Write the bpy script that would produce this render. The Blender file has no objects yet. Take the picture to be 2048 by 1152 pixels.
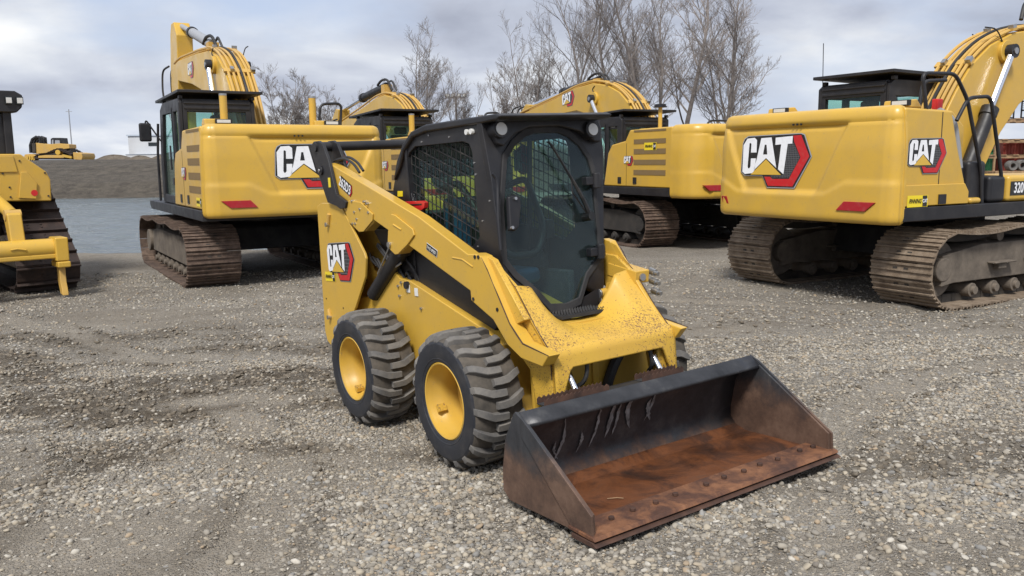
import bpy, math, random
import numpy as np
from mathutils import Vector, Matrix, Euler
from mathutils.geometry import tessellate_polygon
random.seed(7)
rad = math.radians
sc = bpy.context.scene
COL = sc.collection

# ---------------------------------------------------------------- camera
cam_d = bpy.data.cameras.new("camera"); cam = bpy.data.objects.new("camera", cam_d); COL.objects.link(cam)
cam_d.sensor_width = 36; cam_d.lens = 29.8618; cam_d.clip_start = 0.1; cam_d.clip_end = 6000
cam.location = (0, 0, 1.7251)
cam.rotation_euler = (Euler((math.pi/2 - 0.15016, 0, 0)).to_matrix() @ Matrix.Rotation(-0.01047, 3, 'Z')).to_euler()
sc.camera = cam
# ---------------------------------------------------------------- exposure, world, sun
sc.view_settings.view_transform = 'Standard'; sc.view_settings.look = 'None'
sc.view_settings.exposure = 0.52; sc.view_settings.gamma = 1
SUN_EL, SUN_AZ = 50, 195      # azimuth: degrees from +Y clockwise, where the light comes from
w = bpy.data.worlds.new("World"); sc.world = w; w.use_nodes = True
nt = w.node_tree; N = nt.nodes; K = nt.links
for n in list(N): N.remove(n)
def nd(t, **k):
    n = N.new(t)
    for a, b in k.items(): setattr(n, a, b)
    return n
outw = nd('ShaderNodeOutputWorld'); bg = nd('ShaderNodeBackground'); bg.inputs[1].default_value = 0.1
sky = nd('ShaderNodeTexSky'); sky.sky_type = 'NISHITA'; sky.sun_disc = False
sky.sun_elevation = rad(SUN_EL); sky.sun_rotation = rad(SUN_AZ); sky.air_density = 1.3; sky.dust_density = 1.5
tc = nd('ShaderNodeTexCoord'); sep = nd('ShaderNodeSeparateXYZ'); K.new(tc.outputs['Generated'], sep.inputs[0])
# project the view direction on a cloud layer so that clouds flatten toward the horizon
addz = nd('ShaderNodeMath', operation='ADD'); addz.inputs[1].default_value = 0.24; K.new(sep.outputs[2], addz.inputs[0])
mxz = nd('ShaderNodeMath', operation='MAXIMUM'); mxz.inputs[1].default_value = 0.03; K.new(addz.outputs[0], mxz.inputs[0])
dx = nd('ShaderNodeMath', operation='DIVIDE'); K.new(sep.outputs[0], dx.inputs[0]); K.new(mxz.outputs[0], dx.inputs[1])
dy = nd('ShaderNodeMath', operation='DIVIDE'); K.new(sep.outputs[1], dy.inputs[0]); K.new(mxz.outputs[0], dy.inputs[1])
cmb = nd('ShaderNodeCombineXYZ'); K.new(dx.outputs[0], cmb.inputs[0]); K.new(dy.outputs[0], cmb.inputs[1])
def noise(vec, scale, detail, rough, dist=0, off=(0, 0, 0)):
    m = nd('ShaderNodeMapping'); m.inputs['Location'].default_value = off; K.new(vec, m.inputs[0])
    n = nd('ShaderNodeTexNoise'); n.inputs['Scale'].default_value = scale; n.inputs['Detail'].default_value = detail
    n.inputs['Roughness'].default_value = rough; n.inputs['Distortion'].default_value = dist; K.new(m.outputs[0], n.inputs['Vector'])
    return n.outputs['Fac']
def ramp(fac, stops):
    r = nd('ShaderNodeValToRGB'); K.new(fac, r.inputs[0]); e = r.color_ramp.elements
    while len(e) < len(stops): e.new(.5)
    for x, (p, c) in zip(e, stops): x.position = p; x.color = c if len(c) == 4 else (*c, 1)
    return r.outputs[0]
cover = ramp(noise(cmb.outputs[0], 1.0, 8, .52, .2, (3.1, 1.7, 0)), [(.37, (0, 0, 0)), (.53, (1, 1, 1))])
tone = ramp(noise(cmb.outputs[0], 1.25, 9, .5, .2, (7.4, 2.2, 3)), [(.30, (2.9, 3.15, 3.85)), (.41, (3.9, 4.2, 4.95)), (.50, (4.9, 5.2, 5.8)), (.58, (6.0, 6.2, 6.5)), (.67, (7.4, 7.45, 7.5))])
fine = ramp(noise(tc.outputs['Generated'], 7, 6, .6, .4, (1, 5, 0)), [(.3, (.92, .92, .93)), (.7, (1.07, 1.07, 1.06))])
mul = nd('ShaderNodeMixRGB', blend_type='MULTIPLY'); mul.inputs[0].default_value = 1; K.new(tone, mul.inputs[1]); K.new(fine, mul.inputs[2])
skyb = nd('ShaderNodeMixRGB', blend_type='MIX'); skyb.inputs[0].default_value = .8; K.new(sky.outputs[0], skyb.inputs[1]); skyb.inputs[2].default_value = (3.9, 4.5, 6.0, 1)
mixw = nd('ShaderNodeMixRGB', blend_type='MIX'); K.new(cover, mixw.inputs[0]); K.new(skyb.outputs[0], mixw.inputs[1]); K.new(mul.outputs[0], mixw.inputs[2])
K.new(mixw.outputs[0], bg.inputs[0]); K.new(bg.outputs[0], outw.inputs[0])
sun_d = bpy.data.lights.new("sun", 'SUN'); sun = bpy.data.objects.new("sun", sun_d); COL.objects.link(sun)
sun_d.energy = 2.8; sun_d.angle = rad(12); sun_d.color = (1, .96, .9)
saz = rad(SUN_AZ); sel = rad(SUN_EL)
sdir = Vector((math.sin(saz)*math.cos(sel), math.cos(saz)*math.cos(sel), math.sin(sel)))
sun.rotation_euler = sdir.to_track_quat('Z', 'Y').to_euler()

# ---------------------------------------------------------------- materials
MAT = {}
class NT:
    """small node-graph helper"""
    def __init__(s, name, rough=.5, metal=0, spec=.5):
        m = bpy.data.materials.new(name); m.use_nodes = True; s.m = m; MAT[name] = m
        s.t = m.node_tree; s.N = s.t.nodes; s.K = s.t.links
        s.b = s.N['Principled BSDF']; s.b.inputs['Roughness'].default_value = rough; s.b.inputs['Metallic'].default_value = metal
        s.b.inputs['Specular IOR Level'].default_value = spec
        s.tc = s.N.new('ShaderNodeTexCoord')
    def o(s, v, inp):
        if isinstance(v, bpy.types.NodeSocket): s.K.new(v, inp)
        elif isinstance(v, (tuple, list)): inp.default_value = (*v, 1) if len(v) == 3 and len(inp.default_value) == 4 else v
        elif hasattr(inp.default_value, '__len__'): inp.default_value = (v, v, v, 1)
        else: inp.default_value = v
    def noise(s, scale, detail=5, rough=.55, dist=0, stretch=None, off=None):
        n = s.N.new('ShaderNodeTexNoise'); n.inputs['Scale'].default_value = scale; n.inputs['Detail'].default_value = detail
        n.inputs['Roughness'].default_value = rough; n.inputs['Distortion'].default_value = dist
        v = s.tc.outputs['Object']
        if stretch or off:
            mp = s.N.new('ShaderNodeMapping'); s.K.new(v, mp.inputs[0])
            if stretch: mp.inputs['Scale'].default_value = stretch
            if off: mp.inputs['Location'].default_value = off
            v = mp.outputs[0]
        s.K.new(v, n.inputs['Vector']); return n.outputs['Fac']
    def vor(s, scale, feature='F1', out='Distance', rnd=1):
        n = s.N.new('ShaderNodeTexVoronoi'); n.feature = feature; n.inputs['Scale'].default_value = scale; n.inputs['Randomness'].default_value = rnd
        s.K.new(s.tc.outputs['Object'], n.inputs['Vector']); return n.outputs[out]
    def ramp(s, fac, stops, interp='LINEAR'):
        r = s.N.new('ShaderNodeValToRGB'); s.K.new(fac, r.inputs[0]); e = r.color_ramp.elements; r.color_ramp.interpolation = interp
        while len(e) < len(stops): e.new(.5)
        for x, (p, c) in zip(e, stops):
            x.position = p; x.color = (c, c, c, 1) if not isinstance(c, (tuple, list)) else (*c, 1)
        return r.outputs[0]
    def mix(s, fac, a, b, mode='MIX'):
        n = s.N.new('ShaderNodeMixRGB'); n.blend_type = mode; s.o(fac, n.inputs[0]); s.o(a, n.inputs[1]); s.o(b, n.inputs[2]); return n.outputs[0]
    def math(s, op, a, b=0):
        n = s.N.new('ShaderNodeMath'); n.operation = op; s.o(a, n.inputs[0]); s.o(b, n.inputs[1]); return n.outputs[0]
    def axis(s, k):
        n = s.N.new('ShaderNodeSeparateXYZ'); s.K.new(s.tc.outputs['Object'], n.inputs[0]); return n.outputs[k]
    def bump(s, h, strength=.3, dist=.01):
        n = s.N.new('ShaderNodeBump'); n.inputs['Strength'].default_value = strength; n.inputs['Distance'].default_value = dist
        s.o(h, n.inputs['Height']); s.K.new(n.outputs[0], s.b.inputs['Normal'])
    def col(s, v): s.o(v, s.b.inputs['Base Color'])
    def rough(s, v): s.o(v, s.b.inputs['Roughness'])

YEL = (.60, .368, .050)
def paint(name, c, rough=.38, dirt=(.30, .22, .12), amt=.35, grime=None):
    n = NT(name, rough)
    d = n.ramp(n.noise(2.2, 8, .65), [(.45, 0), (.8, amt)])
    c1 = n.mix(n.ramp(n.noise(.9, 3), [(.3, 0), (.75, 1)]), c, tuple(x*.9 for x in c))
    c2 = n.mix(d, c1, dirt)
    sp = n.ramp(n.noise(42, 2, .5), [(.66, 0), (.72, .30)])
    n.col(n.mix(sp, c2, dirt)); n.rough(n.ramp(n.noise(3, 6), [(.3, rough-.08), (.75, rough+.16)]))
    n.bump(n.noise(140, 2), .03, .004)
    n.b.inputs['Coat Weight'].default_value = .12; n.b.inputs['Coat Roughness'].default_value = .15
    return n
paint('yellow', YEL, .36)
paint('yellow_dusty', (.56, .34, .075), .5, (.36, .27, .16), .6)
# chipped yellow: paint worn down to rust on the loader's front frame
n = NT('yellow_worn', .42)
base = n.mix(n.ramp(n.noise(2.5, 7, .6), [(.4, 0), (.8, .5)]), YEL, (.46, .26, .06))
wear = n.noise(1.6, 3, .5)
gn = n.N.new('ShaderNodeNewGeometry'); sp_ = n.N.new('ShaderNodeSeparateXYZ'); n.K.new(gn.outputs['Normal'], sp_.inputs[0])
upf = n.ramp(sp_.outputs[2], [(.35, 0), (.9, .085)])
chips = n.math('ADD', n.math('ADD', n.noise(105, 5, .6, 1.0), n.math('MULTIPLY', wear, .50)), upf)
cf = n.ramp(chips, [(.885, 0), (.905, 1)], 'LINEAR')
n.col(n.mix(cf, base, n.ramp(n.noise(30, 4), [(.3, (.12, .06, .03)), (.7, (.23, .125, .07))])))
n.rough(n.mix(cf, .4, .85)); n.bump(n.math('MULTIPLY', cf, -1), .35, .003)
def black(name, c, rough, dust=.35, dc=(.12, .11, .10)):
    n = NT(name, rough)
    n.col(n.mix(n.ramp(n.noise(3.5, 8, .65), [(.42, 0), (.85, dust)]), c, dc)); n.rough(n.ramp(n.noise(6, 5), [(.3, rough), (.8, min(1, rough+.2))]))
    n.bump(n.noise(180, 2), .12, .002)
    return n
black('black', (.010, .010, .013), .40, .22)
black('black_matte', (.018, .018, .020), .7, .4)
black('dark_steel', (.03, .028, .027), .6, .6, (.10, .085, .07))
black('rubber_hose', (.02, .02, .022), .55, .3)
n = NT('dirty_dark', .8); n.col(n.ramp(n.noise(5, 6), [(.3, (.018, .016, .015)), (.75, (.07, .058, .046))]))
n = NT('chrome', .16, 1); n.col((.75, .76, .80))
n = NT('zinc', .38, .9); n.col((.42, .42, .42))
n = NT('grey_paint', .5); n.col((.30, .31, .33))
n = NT('tyre_side', .55); n.col(n.mix(n.ramp(n.noise(7, 7, .7), [(.5, 0), (.8, .5)]), (.018, .020, .026), (.10, .09, .08))); n.bump(n.noise(90, 3), .15, .003)
n = NT('tyre_tread', .82)
n.col(n.mix(n.ramp(n.noise(9, 8, .7), [(.3, 0), (.65, 1)]), (.075, .075, .078), (.175, .162, .145))); n.bump(n.noise(60, 5), .3, .003)
n = NT('tyre_groove', .95); n.col(n.ramp(n.noise(12, 7), [(.3, (.045, .040, .034)), (.7, (.115, .098, .08))])); n.bump(n.noise(50, 5), .5, .005)
n = NT('track_rust', .75, .25)
n.col(n.ramp(n.noise(8, 8, .7, 0, (1, 1, 1)), [(.28, (.050, .036, .029)), (.5, (.118, .080, .060)), (.72, (.22, .155, .115))])); n.bump(n.noise(35, 6), .5, .01)
n = NT('track_mud', .9)
n.col(n.ramp(n.noise(6, 8, .7), [(.28, (.10, .07, .048)), (.5, (.20, .15, .105)), (.75, (.30, .24, .18))])); n.bump(n.noise(30, 6), .6, .012)
n = NT('track_dark', .7, .2)
n.col(n.ramp(n.noise(6, 8, .7), [(.28, (.018, .013, .012)), (.55, (.04, .026, .022)), (.78, (.09, .052, .038))])); n.bump(n.noise(35, 6), .5, .01)
n = NT('mud_frame', .9)
n.col(n.ramp(n.noise(4, 8, .65), [(.3, (.075, .062, .05)), (.72, (.20, .165, .13))])); n.bump(n.noise(22, 6), .5, .01)
# bucket steel: black paint, browned by rust where it works
n = NT('bucket_steel', .5, .35)
z = n.axis(2); x = n.axis(0)
r0 = n.math('ADD', n.math('MULTIPLY', z, -2.1), n.math('ADD', n.noise(3.5, 8, .65), -.06))
rf = n.ramp(r0, [(.12, 0), (.38, 1)])
bl = n.ramp(n.noise(5, 8, .7), [(.3, (.018, .019, .022)), (.55, (.042, .043, .048)), (.8, (.10, .098, .096))])
ru = n.ramp(n.noise(7, 8, .7), [(.28, (.042, .024, .018)), (.5, (.095, .05, .032)), (.75, (.19, .10, .06))])
n.col(n.mix(rf, bl, ru)); n.rough(n.mix(rf, .42, .72)); n.bump(n.noise(40, 6), .25, .004)
n = NT('bucket_side', .6, .25)
r0 = n.math('ADD', n.math('MULTIPLY', n.axis(2), -2.0), n.math('ADD', n.noise(2.5, 8, .65), .36))
rf = n.ramp(r0, [(.14, 0), (.42, 1)])
n.col(n.mix(rf, n.ramp(n.noise(9, 8, .7, .5, (1, 1, .35)), [(.3, (.02, .021, .025)), (.6, (.05, .052, .058)), (.85, (.13, .12, .11))]), n.ramp(n.noise(5, 9, .72), [(.28, (.055, .034, .027)), (.5, (.125, .075, .053)), (.75, (.22, .14, .10))])))
n.bump(n.noise(40, 6), .25, .004)
n = NT('bucket_floor', .62, .2)
fl = n.ramp(n.noise(3.2, 9, .68, .6), [(.27, (.020, .012, .009)), (.42, (.065, .025, .012)), (.55, (.15, .052, .018)), (.68, (.10, .045, .024)), (.85, (.19, .095, .05))])
n.col(fl); n.rough(n.ramp(n.noise(5, 6), [(.3, .45), (.7, .8)])); n.bump(n.noise(45, 6), .35, .004)
n = NT('edge_rust', .7, .15)
n.col(n.ramp(n.noise(6, 9, .7, .4), [(.3, (.045, .022, .016)), (.46, (.095, .042, .025)), (.58, (.20, .088, .042)), (.75, (.28, .135, .07))])); n.bump(n.noise(50, 6), .4, .003)
n = NT('rust_dark', .75, .2); n.col(n.ramp(n.noise(12, 7), [(.3, (.035, .02, .016)), (.7, (.10, .05, .033))])); n.bump(n.noise(60, 5), .3, .003)
# bare scraped marks in the bucket
n = NT('scuff', .5, .2); n.col(n.ramp(n.noise(25, 6), [(.3, (.07, .072, .076)), (.65, (.27, .28, .29))]))
for nm, c, r in (('red', (.55, .02, .02), .35), ('decal_red', (.50, .012, .018), .35), ('decal_white', (.80, .81, .84), .35), ('decal_black', (.012, .012, .013), .4),
                 ('decal_yellow', (.80, .62, .02), .4), ('reflector', (.33, .008, .014), .3), ('decal_grey', (.34, .36, .40), .35), ('white_lamp', (.6, .6, .58), .25),
                 ('blue_cover', (.03, .13, .26), .6), ('seat_grey', (.05, .05, .055), .8), ('mesh_black', (.005, .005, .006), .5),
                 ('vent', (.19, .125, .05), .8), ('label_white', (.7, .7, .68), .5)):
    n = NT(nm, r); n.col(n.mix(n.ramp(n.noise(20, 5), [(.5, 0), (.9, .25)]), c, (.25, .22, .18)))
n = NT('decal_gold', .35, .1)
n.col((.66, .42, .06))
n = NT('hexmesh', .5); n.col(n.ramp(n.vor(38, 'DISTANCE_TO_EDGE', rnd=.15), [(.06, (.13, .13, .14)), (.12, (.02, .02, .022))]))
def glass(name, tint, dust=.05):
    """clear pane: tinted transmission, sky reflection that grows at grazing angles, a little dust"""
    n = NT(name, .04); t = n.N.new('ShaderNodeBsdfTransparent'); t.inputs[0].default_value = (*tint, 1)
    g = n.N.new('ShaderNodeBsdfGlossy'); g.inputs[0].default_value = (.9, .95, 1, 1); g.inputs['Roughness'].default_value = .03
    lw = n.N.new('ShaderNodeLayerWeight'); lw.inputs[0].default_value = .5; pw = n.math('POWER', lw.outputs['Facing'], 4); f0 = n.math('ADD', n.math('MULTIPLY', pw, .5), .022)
    d = n.N.new('ShaderNodeBsdfDiffuse'); d.inputs[0].default_value = (.35, .38, .38, 1)
    a = n.N.new('ShaderNodeMixShader'); b_ = n.N.new('ShaderNodeMixShader'); out = n.N['Material Output']
    n.K.new(f0, a.inputs[0]); n.K.new(t.outputs[0], a.inputs[1]); n.K.new(g.outputs[0], a.inputs[2])
    b_.inputs[0].default_value = dust; n.K.new(a.outputs[0], b_.inputs[1]); n.K.new(d.outputs[0], b_.inputs[2]); n.K.new(b_.outputs[0], out.inputs[0])
    return n
glass('door_glass', (.70, .82, .82), .018)
glass('cab_glass', (.76, .90, .86), .015)
n = NT('dark_glass', .08); n.col((.015, .02, .022))
n = NT('bark', .9)
n.col(n.ramp(n.noise(3, 5, .6), [(.3, (.14, .12, .108)), (.7, (.29, .255, .235))]))
n = NT('white_wall', .7); n.col(n.ramp(n.noise(.4, 4), [(.3, (.46, .47, .49)), (.7, (.54, .55, .56))]))
n = NT('wall_blue', .6); n.col((.40, .45, .52))
n = NT('container_red', .6); n.col(n.ramp(n.noise(2, 6), [(.3, (.34, .06, .045)), (.7, (.45, .10, .07))]))
n = NT('container_green', .6); n.col(n.ramp(n.noise(2, 6), [(.3, (.05, .26, .11)), (.7, (.10, .36, .17))]))
n = NT('container_grey', .6); n.col((.22, .25, .28))
n = NT('rack_rust', .8); n.col(n.ramp(n.noise(6, 6), [(.3, (.16, .09, .05)), (.7, (.36, .24, .13))]))
# gravel ground: dust, pebble cells, damp and dry patches
def gravel(name):
    n = NT(name, .95, 0, .2)
    at = n.N.new('ShaderNodeAttribute'); at.attribute_name = 'soil'; sp = n.N.new('ShaderNodeSeparateColor'); n.K.new(at.outputs['Color'], sp.inputs[0])
    damp, bare = sp.outputs[0], sp.outputs[1]
    dust = n.mix(n.ramp(n.noise(1.1, 7, .65), [(.32, 0), (.68, 1)]), (.235, .205, .165), (.335, .298, .245))
    dust = n.mix(n.ramp(n.noise(14, 8, .75), [(.3, 0), (.75, .55)]), dust, (.135, .115, .09))
    def pebbles(scale, key):
        cell = n.vor(scale, 'F1', 'Color'); sc_ = n.N.new('ShaderNodeSeparateColor'); n.K.new(cell, sc_.inputs[0])
        peb = n.ramp(sc_.outputs[0], [(.0, (.12, .108, .095)), (.25, (.21, .195, .17)), (.5, (.285, .262, .225)), (.75, (.32, .31, .295)), (1, (.50, .48, .44))])
        d = n.vor(scale); f = n.math('MULTIPLY', n.ramp(d, [(.30, 1), (.60, 0)]), n.ramp(sc_.outputs[1], [(key, 0), (key+.2, 1)]))
        return peb, d, f
    p1, d1, f1 = pebbles(46, .2); p2, d2, f2 = pebbles(95, .1)
    keep = n.math('SUBTRACT', 1, n.math('MULTIPLY', bare, .75))
    c = n.mix(n.math('MULTIPLY', f2, n.math('ADD', keep, 0)), dust, p2)
    c = n.mix(n.math('MULTIPLY', f1, keep), c, p1)
    wet = n.math('MULTIPLY', damp, n.ramp(n.noise(7, 7, .7), [(.32, .25), (.6, .85)]))
    n.col(n.mix(wet, c, (.105, .086, .064)))
    h = n.math('ADD', n.math('ADD', n.math('MULTIPLY', n.math('MULTIPLY', f1, keep), n.ramp(d1, [(0, 1), (.6, 0)])), n.math('MULTIPLY', f2, .35)), n.math('MULTIPLY', n.noise(26, 7, .75), n.math('ADD', .3, damp)))
    n.bump(h, .9, .024)
    return n
gravel('gravel_ground')
n = NT('far_ground', .95); n.col(n.ramp(n.noise(.8, 9, .7), [(.3, (.085, .068, .05)), (.52, (.13, .105, .078)), (.75, (.19, .16, .12))])); n.bump(n.noise(2.5, 8, .7), .9, .25)
n = NT('bank_grass', .95)
n.col(n.mix(n.ramp(n.noise(1.6, 8, .75, 0, (1, 1, 3)), [(.35, 0), (.65, 1)]), (.062, .052, .041), (.155, .132, .103))); n.bump(n.noise(2.5, 9, .8), 1, .35)
n = NT('stone', .85, 0, .3)
at = n.N.new('ShaderNodeAttribute'); at.attribute_name = 'tint'
n.col(n.mix(n.ramp(n.noise(60, 5, .6), [(.3, 0), (.7, .40)]), at.outputs['Color'], (.27, .235, .185)))
n = NT('pond_water', .16, 0, .5); n.col((.12, .14, .145))
n.bump(n.math('ADD', n.noise(.9, 5, .6, .3, (.35, 1.2, 1)), n.math('MULTIPLY', n.noise(3.2, 4, .6, 0, (.4, 1.3, 1)), .5)), 1, .55)

# ---------------------------------------------------------------- mesh builder
class MB:
    def __init__(s): s.v = []; s.f = []; s.m = []; s.mats = []
    def mi(s, mat):
        if mat not in s.mats: s.mats.append(mat)
        return s.mats.index(mat)
    def add(s, vs, fs, mat):
        b = len(s.v); i = s.mi(mat); s.v.extend([tuple(q) for q in vs])
        for f in fs: s.f.append(tuple(b+k for k in f)); s.m.append(i)
        return s
    def box(s, lo, hi, mat, M=None):
        x0, y0, z0 = lo; x1, y1, z1 = hi
        vs = [Vector(q) for q in ((x0,y0,z0),(x1,y0,z0),(x1,y1,z0),(x0,y1,z0),(x0,y0,z1),(x1,y0,z1),(x1,y1,z1),(x0,y1,z1))]
        if M: vs = [M @ q for q in vs]
        return s.add(vs, [(0,3,2,1),(4,5,6,7),(0,1,5,4),(1,2,6,5),(2,3,7,6),(3,0,4,7)], mat)
    def slab(s, pts, n, mat, holes=()):
        """3-D outline pushed along vector n; holes are 3-D outlines too"""
        n = Vector(n); loops = [[Vector(q) for q in pts]] + [[Vector(q) for q in h] for h in holes]
        allv = [q for l in loops for q in l]; k = len(allv)
        if holes: tris = [tuple(t) for t in tessellate_polygon(loops)]
        else: tris = [tuple(range(k))]
        fs = [tuple(t) for t in tris] + [tuple(reversed([a+k for a in t])) for t in tris]
        b = 0
        for l in loops:
            m = len(l)
            for i in range(m): fs.append((b+(i+1) % m, b+i, k+b+i, k+b+(i+1) % m))
            b += m
        return s.add(allv + [q+n for q in allv], fs, mat)
    def prism(s, pts, ax, a, b, mat, holes=()):
        """outline in the plane of the other two axes, from a to b along axis ax"""
        def T(q):
            q = list(q); q.insert(ax, a); return q
        n = [0, 0, 0]; n[ax] = b-a
        return s.slab([T(q) for q in pts], n, mat, [[T(q) for q in h] for h in holes])
    def tube(s, path, r, mat, seg=8, cap=True):
        path = [Vector(q) for q in path]; rs = r if isinstance(r, (list, tuple)) else [r]*len(path)
        vs = []; up = None
        for i, q in enumerate(path):
            t = (path[min(i+1, len(path)-1)] - path[max(i-1, 0)])
            if t.length < 1e-9: t = Vector((0, 0, 1))
            t.normalize()
            if up is None: up = Vector((0, 0, 1)) if abs(t.z) < .9 else Vector((1, 0, 0))
            a = t.cross(up)
            if a.length < 1e-4: a = t.cross(Vector((0, 1, 0)))
            a.normalize(); b2 = a.cross(t).normalized(); up = b2
            for k in range(seg):
                an = 2*math.pi*k/seg; vs.append(q + a*math.cos(an)*rs[i] + b2*math.sin(an)*rs[i])
        fs = []
        for i in range(len(path)-1):
            for k in range(seg):
                k2 = (k+1) % seg; fs.append((i*seg+k, (i+1)*seg+k, (i+1)*seg+k2, i*seg+k2))
        if cap: fs.append(tuple(range(seg))); fs.append(tuple(reversed([(len(path)-1)*seg+k for k in range(seg)])))
        return s.add(vs, fs, mat)
    def cyl(s, p, q, r, mat, seg=16, r2=None): return s.tube([p, q], [r, r if r2 is None else r2], mat, seg)
    def lathe(s, prof, mat, seg=40, M=None):
        """profile (radius, y) spun about the Y axis"""
        vs = []; m = len(prof)
        for k in range(seg):
            a = 2*math.pi*k/seg
            for r, y in prof:
                q = Vector((r*math.cos(a), y, r*math.sin(a))); vs.append(M @ q if M else q)
        fs = []
        for k in range(seg):
            k2 = (k+1) % seg
            for j in range(m-1): fs.append((k*m+j, k*m+j+1, k2*m+j+1, k2*m+j))
        return s.add(vs, fs, mat)
    def grid(s, fn, nu, nv, mat, closed_u=False):
        vs = [fn(i/nu, j/nv) for i in range(nu+1) for j in range(nv+1)]
        fs = [(i*(nv+1)+j, (i+1)*(nv+1)+j, (i+1)*(nv+1)+j+1, i*(nv+1)+j+1) for i in range(nu) for j in range(nv)]
        return s.add(vs, fs, mat)
    def build(s, name, parent=None, bevel=0, smooth=False, seg=2, M=None, merge=False):
        me = bpy.data.meshes.new(name)
        vs = [M @ Vector(q) for q in s.v] if M else s.v
        me.from_pydata([tuple(q) for q in vs], [], s.f)
        for m in s.mats: me.materials.append(MAT[m])
        me.polygons.foreach_set('material_index', s.m)
        import bmesh
        bm = bmesh.new(); bm.from_mesh(me)
        if merge: bmesh.ops.remove_doubles(bm, verts=bm.verts, dist=1e-5)
        bmesh.ops.recalc_face_normals(bm, faces=bm.faces); bm.to_mesh(me); bm.free()
        o = bpy.data.objects.new(name, me); COL.objects.link(o)
        if parent: o.parent = parent
        if smooth or bevel:
            me.polygons.foreach_set('use_smooth', [True]*len(me.polygons))
            if smooth and not bevel: me.set_sharp_from_angle(angle=rad(38))
        if bevel:
            b = o.modifiers.new('bevel', 'BEVEL'); b.width = bevel; b.segments = seg; b.limit_method = 'ANGLE'; b.angle_limit = rad(35)
            b.harden_normals = True
        return o
def thing(name, label, cat, loc=(0, 0, 0), rz=0, group=None):
    o = bpy.data.objects.new(name, None); COL.objects.link(o); o.location = loc; o.rotation_euler = (0, 0, rz)
    o.empty_display_size = .2; o['label'] = label; o['category'] = cat
    if group: o['group'] = group
    return o
def tag(o, label, cat, group=None):
    o['label'] = label; o['category'] = cat
    if group: o['group'] = group
    return o
def round_path(pts, r, n=4):
    """round the corners of an open 3-D polyline"""
    pts = [Vector(q) for q in pts]; out = [pts[0]]
    for a, b, c in zip(pts, pts[1:], pts[2:]):
        d1 = (a-b); d2 = (c-b); l = min(r, d1.length*.45, d2.length*.45)
        p, q = b+d1.normalized()*l, b+d2.normalized()*l
        for k in range(n+1):
            t = k/n; out.append(p*(1-t)**2 + b*2*t*(1-t) + q*t*t)
    out.append(pts[-1]); return out
def text_outline(txt, size, bold=0.0, shear=0.0):
    cu = bpy.data.curves.new('t', 'FONT'); cu.body = txt; cu.size = size; cu.offset = bold; cu.align_x = 'CENTER'; cu.align_y = 'CENTER'; cu.shear = shear
    ob = bpy.data.objects.new('t', cu); COL.objects.link(ob)
    dg = bpy.context.evaluated_depsgraph_get(); me = bpy.data.meshes.new_from_object(ob.evaluated_get(dg))
    vs = [tuple(v.co) for v in me.vertices]; fs = [tuple(p.vertices) for p in me.polygons]
    bpy.data.objects.remove(ob); bpy.data.curves.remove(cu); bpy.data.meshes.remove(me)
    return vs, fs
def put_text(b, txt, size, sx, dx, z, mat, bold, shear=0.0):
    """lettering made heavy by a few slightly shifted strokes"""
    vs, fs = text_outline(txt, size, 0, shear)
    for k, (ox, oy) in enumerate(((0, 0), (bold, 0), (-bold, 0), (0, bold), (0, -bold))): b.add([(x*sx+dx+ox, y+oy, z+k*.0003) for x, y, _ in vs], fs, mat)
def frame(o, u, v):
    """matrix whose X is u, Y is v, origin o, for things lying on a face"""
    u = Vector(u).normalized(); v = Vector(v); v = (v - u*v.dot(u)).normalized(); w_ = u.cross(v)
    m = Matrix((u, v, w_)).transposed().to_4x4(); m.translation = Vector(o); return m
def text_part(name, txt, M, size, mat, parent, bold=.004, sx=1, z=.0025, shear=0.0):
    vs, fs = text_outline(txt, size, bold, shear)
    b = MB(); b.add([(x*sx, y, z) for x, y, _ in vs], fs, mat)
    return b.build(name, parent, M=M)
# emblem of the maker as it stands on the machines: black shield, white letters, gold wedge, red angle
LG = dict(
  back=[(232,341),(460,337),(474,343),(505,435),(441,570),(325,570),(303,519),(222,519),(203,500),(208,372),(216,352)],
  red=[(430,344),(463,342),(500,434),(436,565),(330,565),(312,524),(338,524),(348,534),(420,532),(464,438),(436,372)],
  C=[(228,350),(262,347),(273,358),(273,414),(247,414),(248,374),(242,369),(239,373),(234,478),(237,487),(243,486),(247,478),(248,441),(271,441),(268,492),(258,508),(222,513),(210,502),(211,380)],
  A=[(292,350),(338,348),(364,484),(317,440),(262,497),(276,440)],
  Ah=[(309,380),(317,380),(322,424),(303,424)],
  T=[(356,350),(429,345),(428,378),(409,379),(396,512),(372,490),(381,380),(356,382)],
  tri=[(317,445),(249,515),(386,515)])
def emblem(M, wd, parent, name='emblem', tall=.74):
    b = MB(); s_ = wd/302
    def P(l, z): return [((x-354)*s_, -(y-453)*s_*tall, z) for x, y in l]
    def poly(l, z, mat, hole=None):
        loops = [[Vector(q) for q in P(l, z)]] + ([[Vector(q) for q in P(hole, z)]] if hole else [])
        vs = [q for k in loops for q in k]; b.add(vs, [tuple(t) for t in tessellate_polygon(loops)], mat)
    bk = LG['back']; cx = sum(q[0] for q in bk)/len(bk); cy = sum(q[1] for q in bk)/len(bk)
    poly([(cx+(x-cx)*1.022, cy+(y-cy)*1.03) for x, y in bk], .002, 'decal_grey')
    poly(bk, .004, 'decal_black'); poly([(408,372),(432,372),(462,438),(420,528),(345,528),(335,519),(392,517)], .006, 'hexmesh')
    poly(LG['red'], .007, 'decal_red')
    for k in 'CT': poly(LG[k], .009, 'decal_white')
    poly(LG['A'], .009, 'decal_white', LG['Ah']); poly(LG['tri'], .009, 'decal_gold')
    me_o = b.build(name, parent, M=M)
    return me_o
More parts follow.
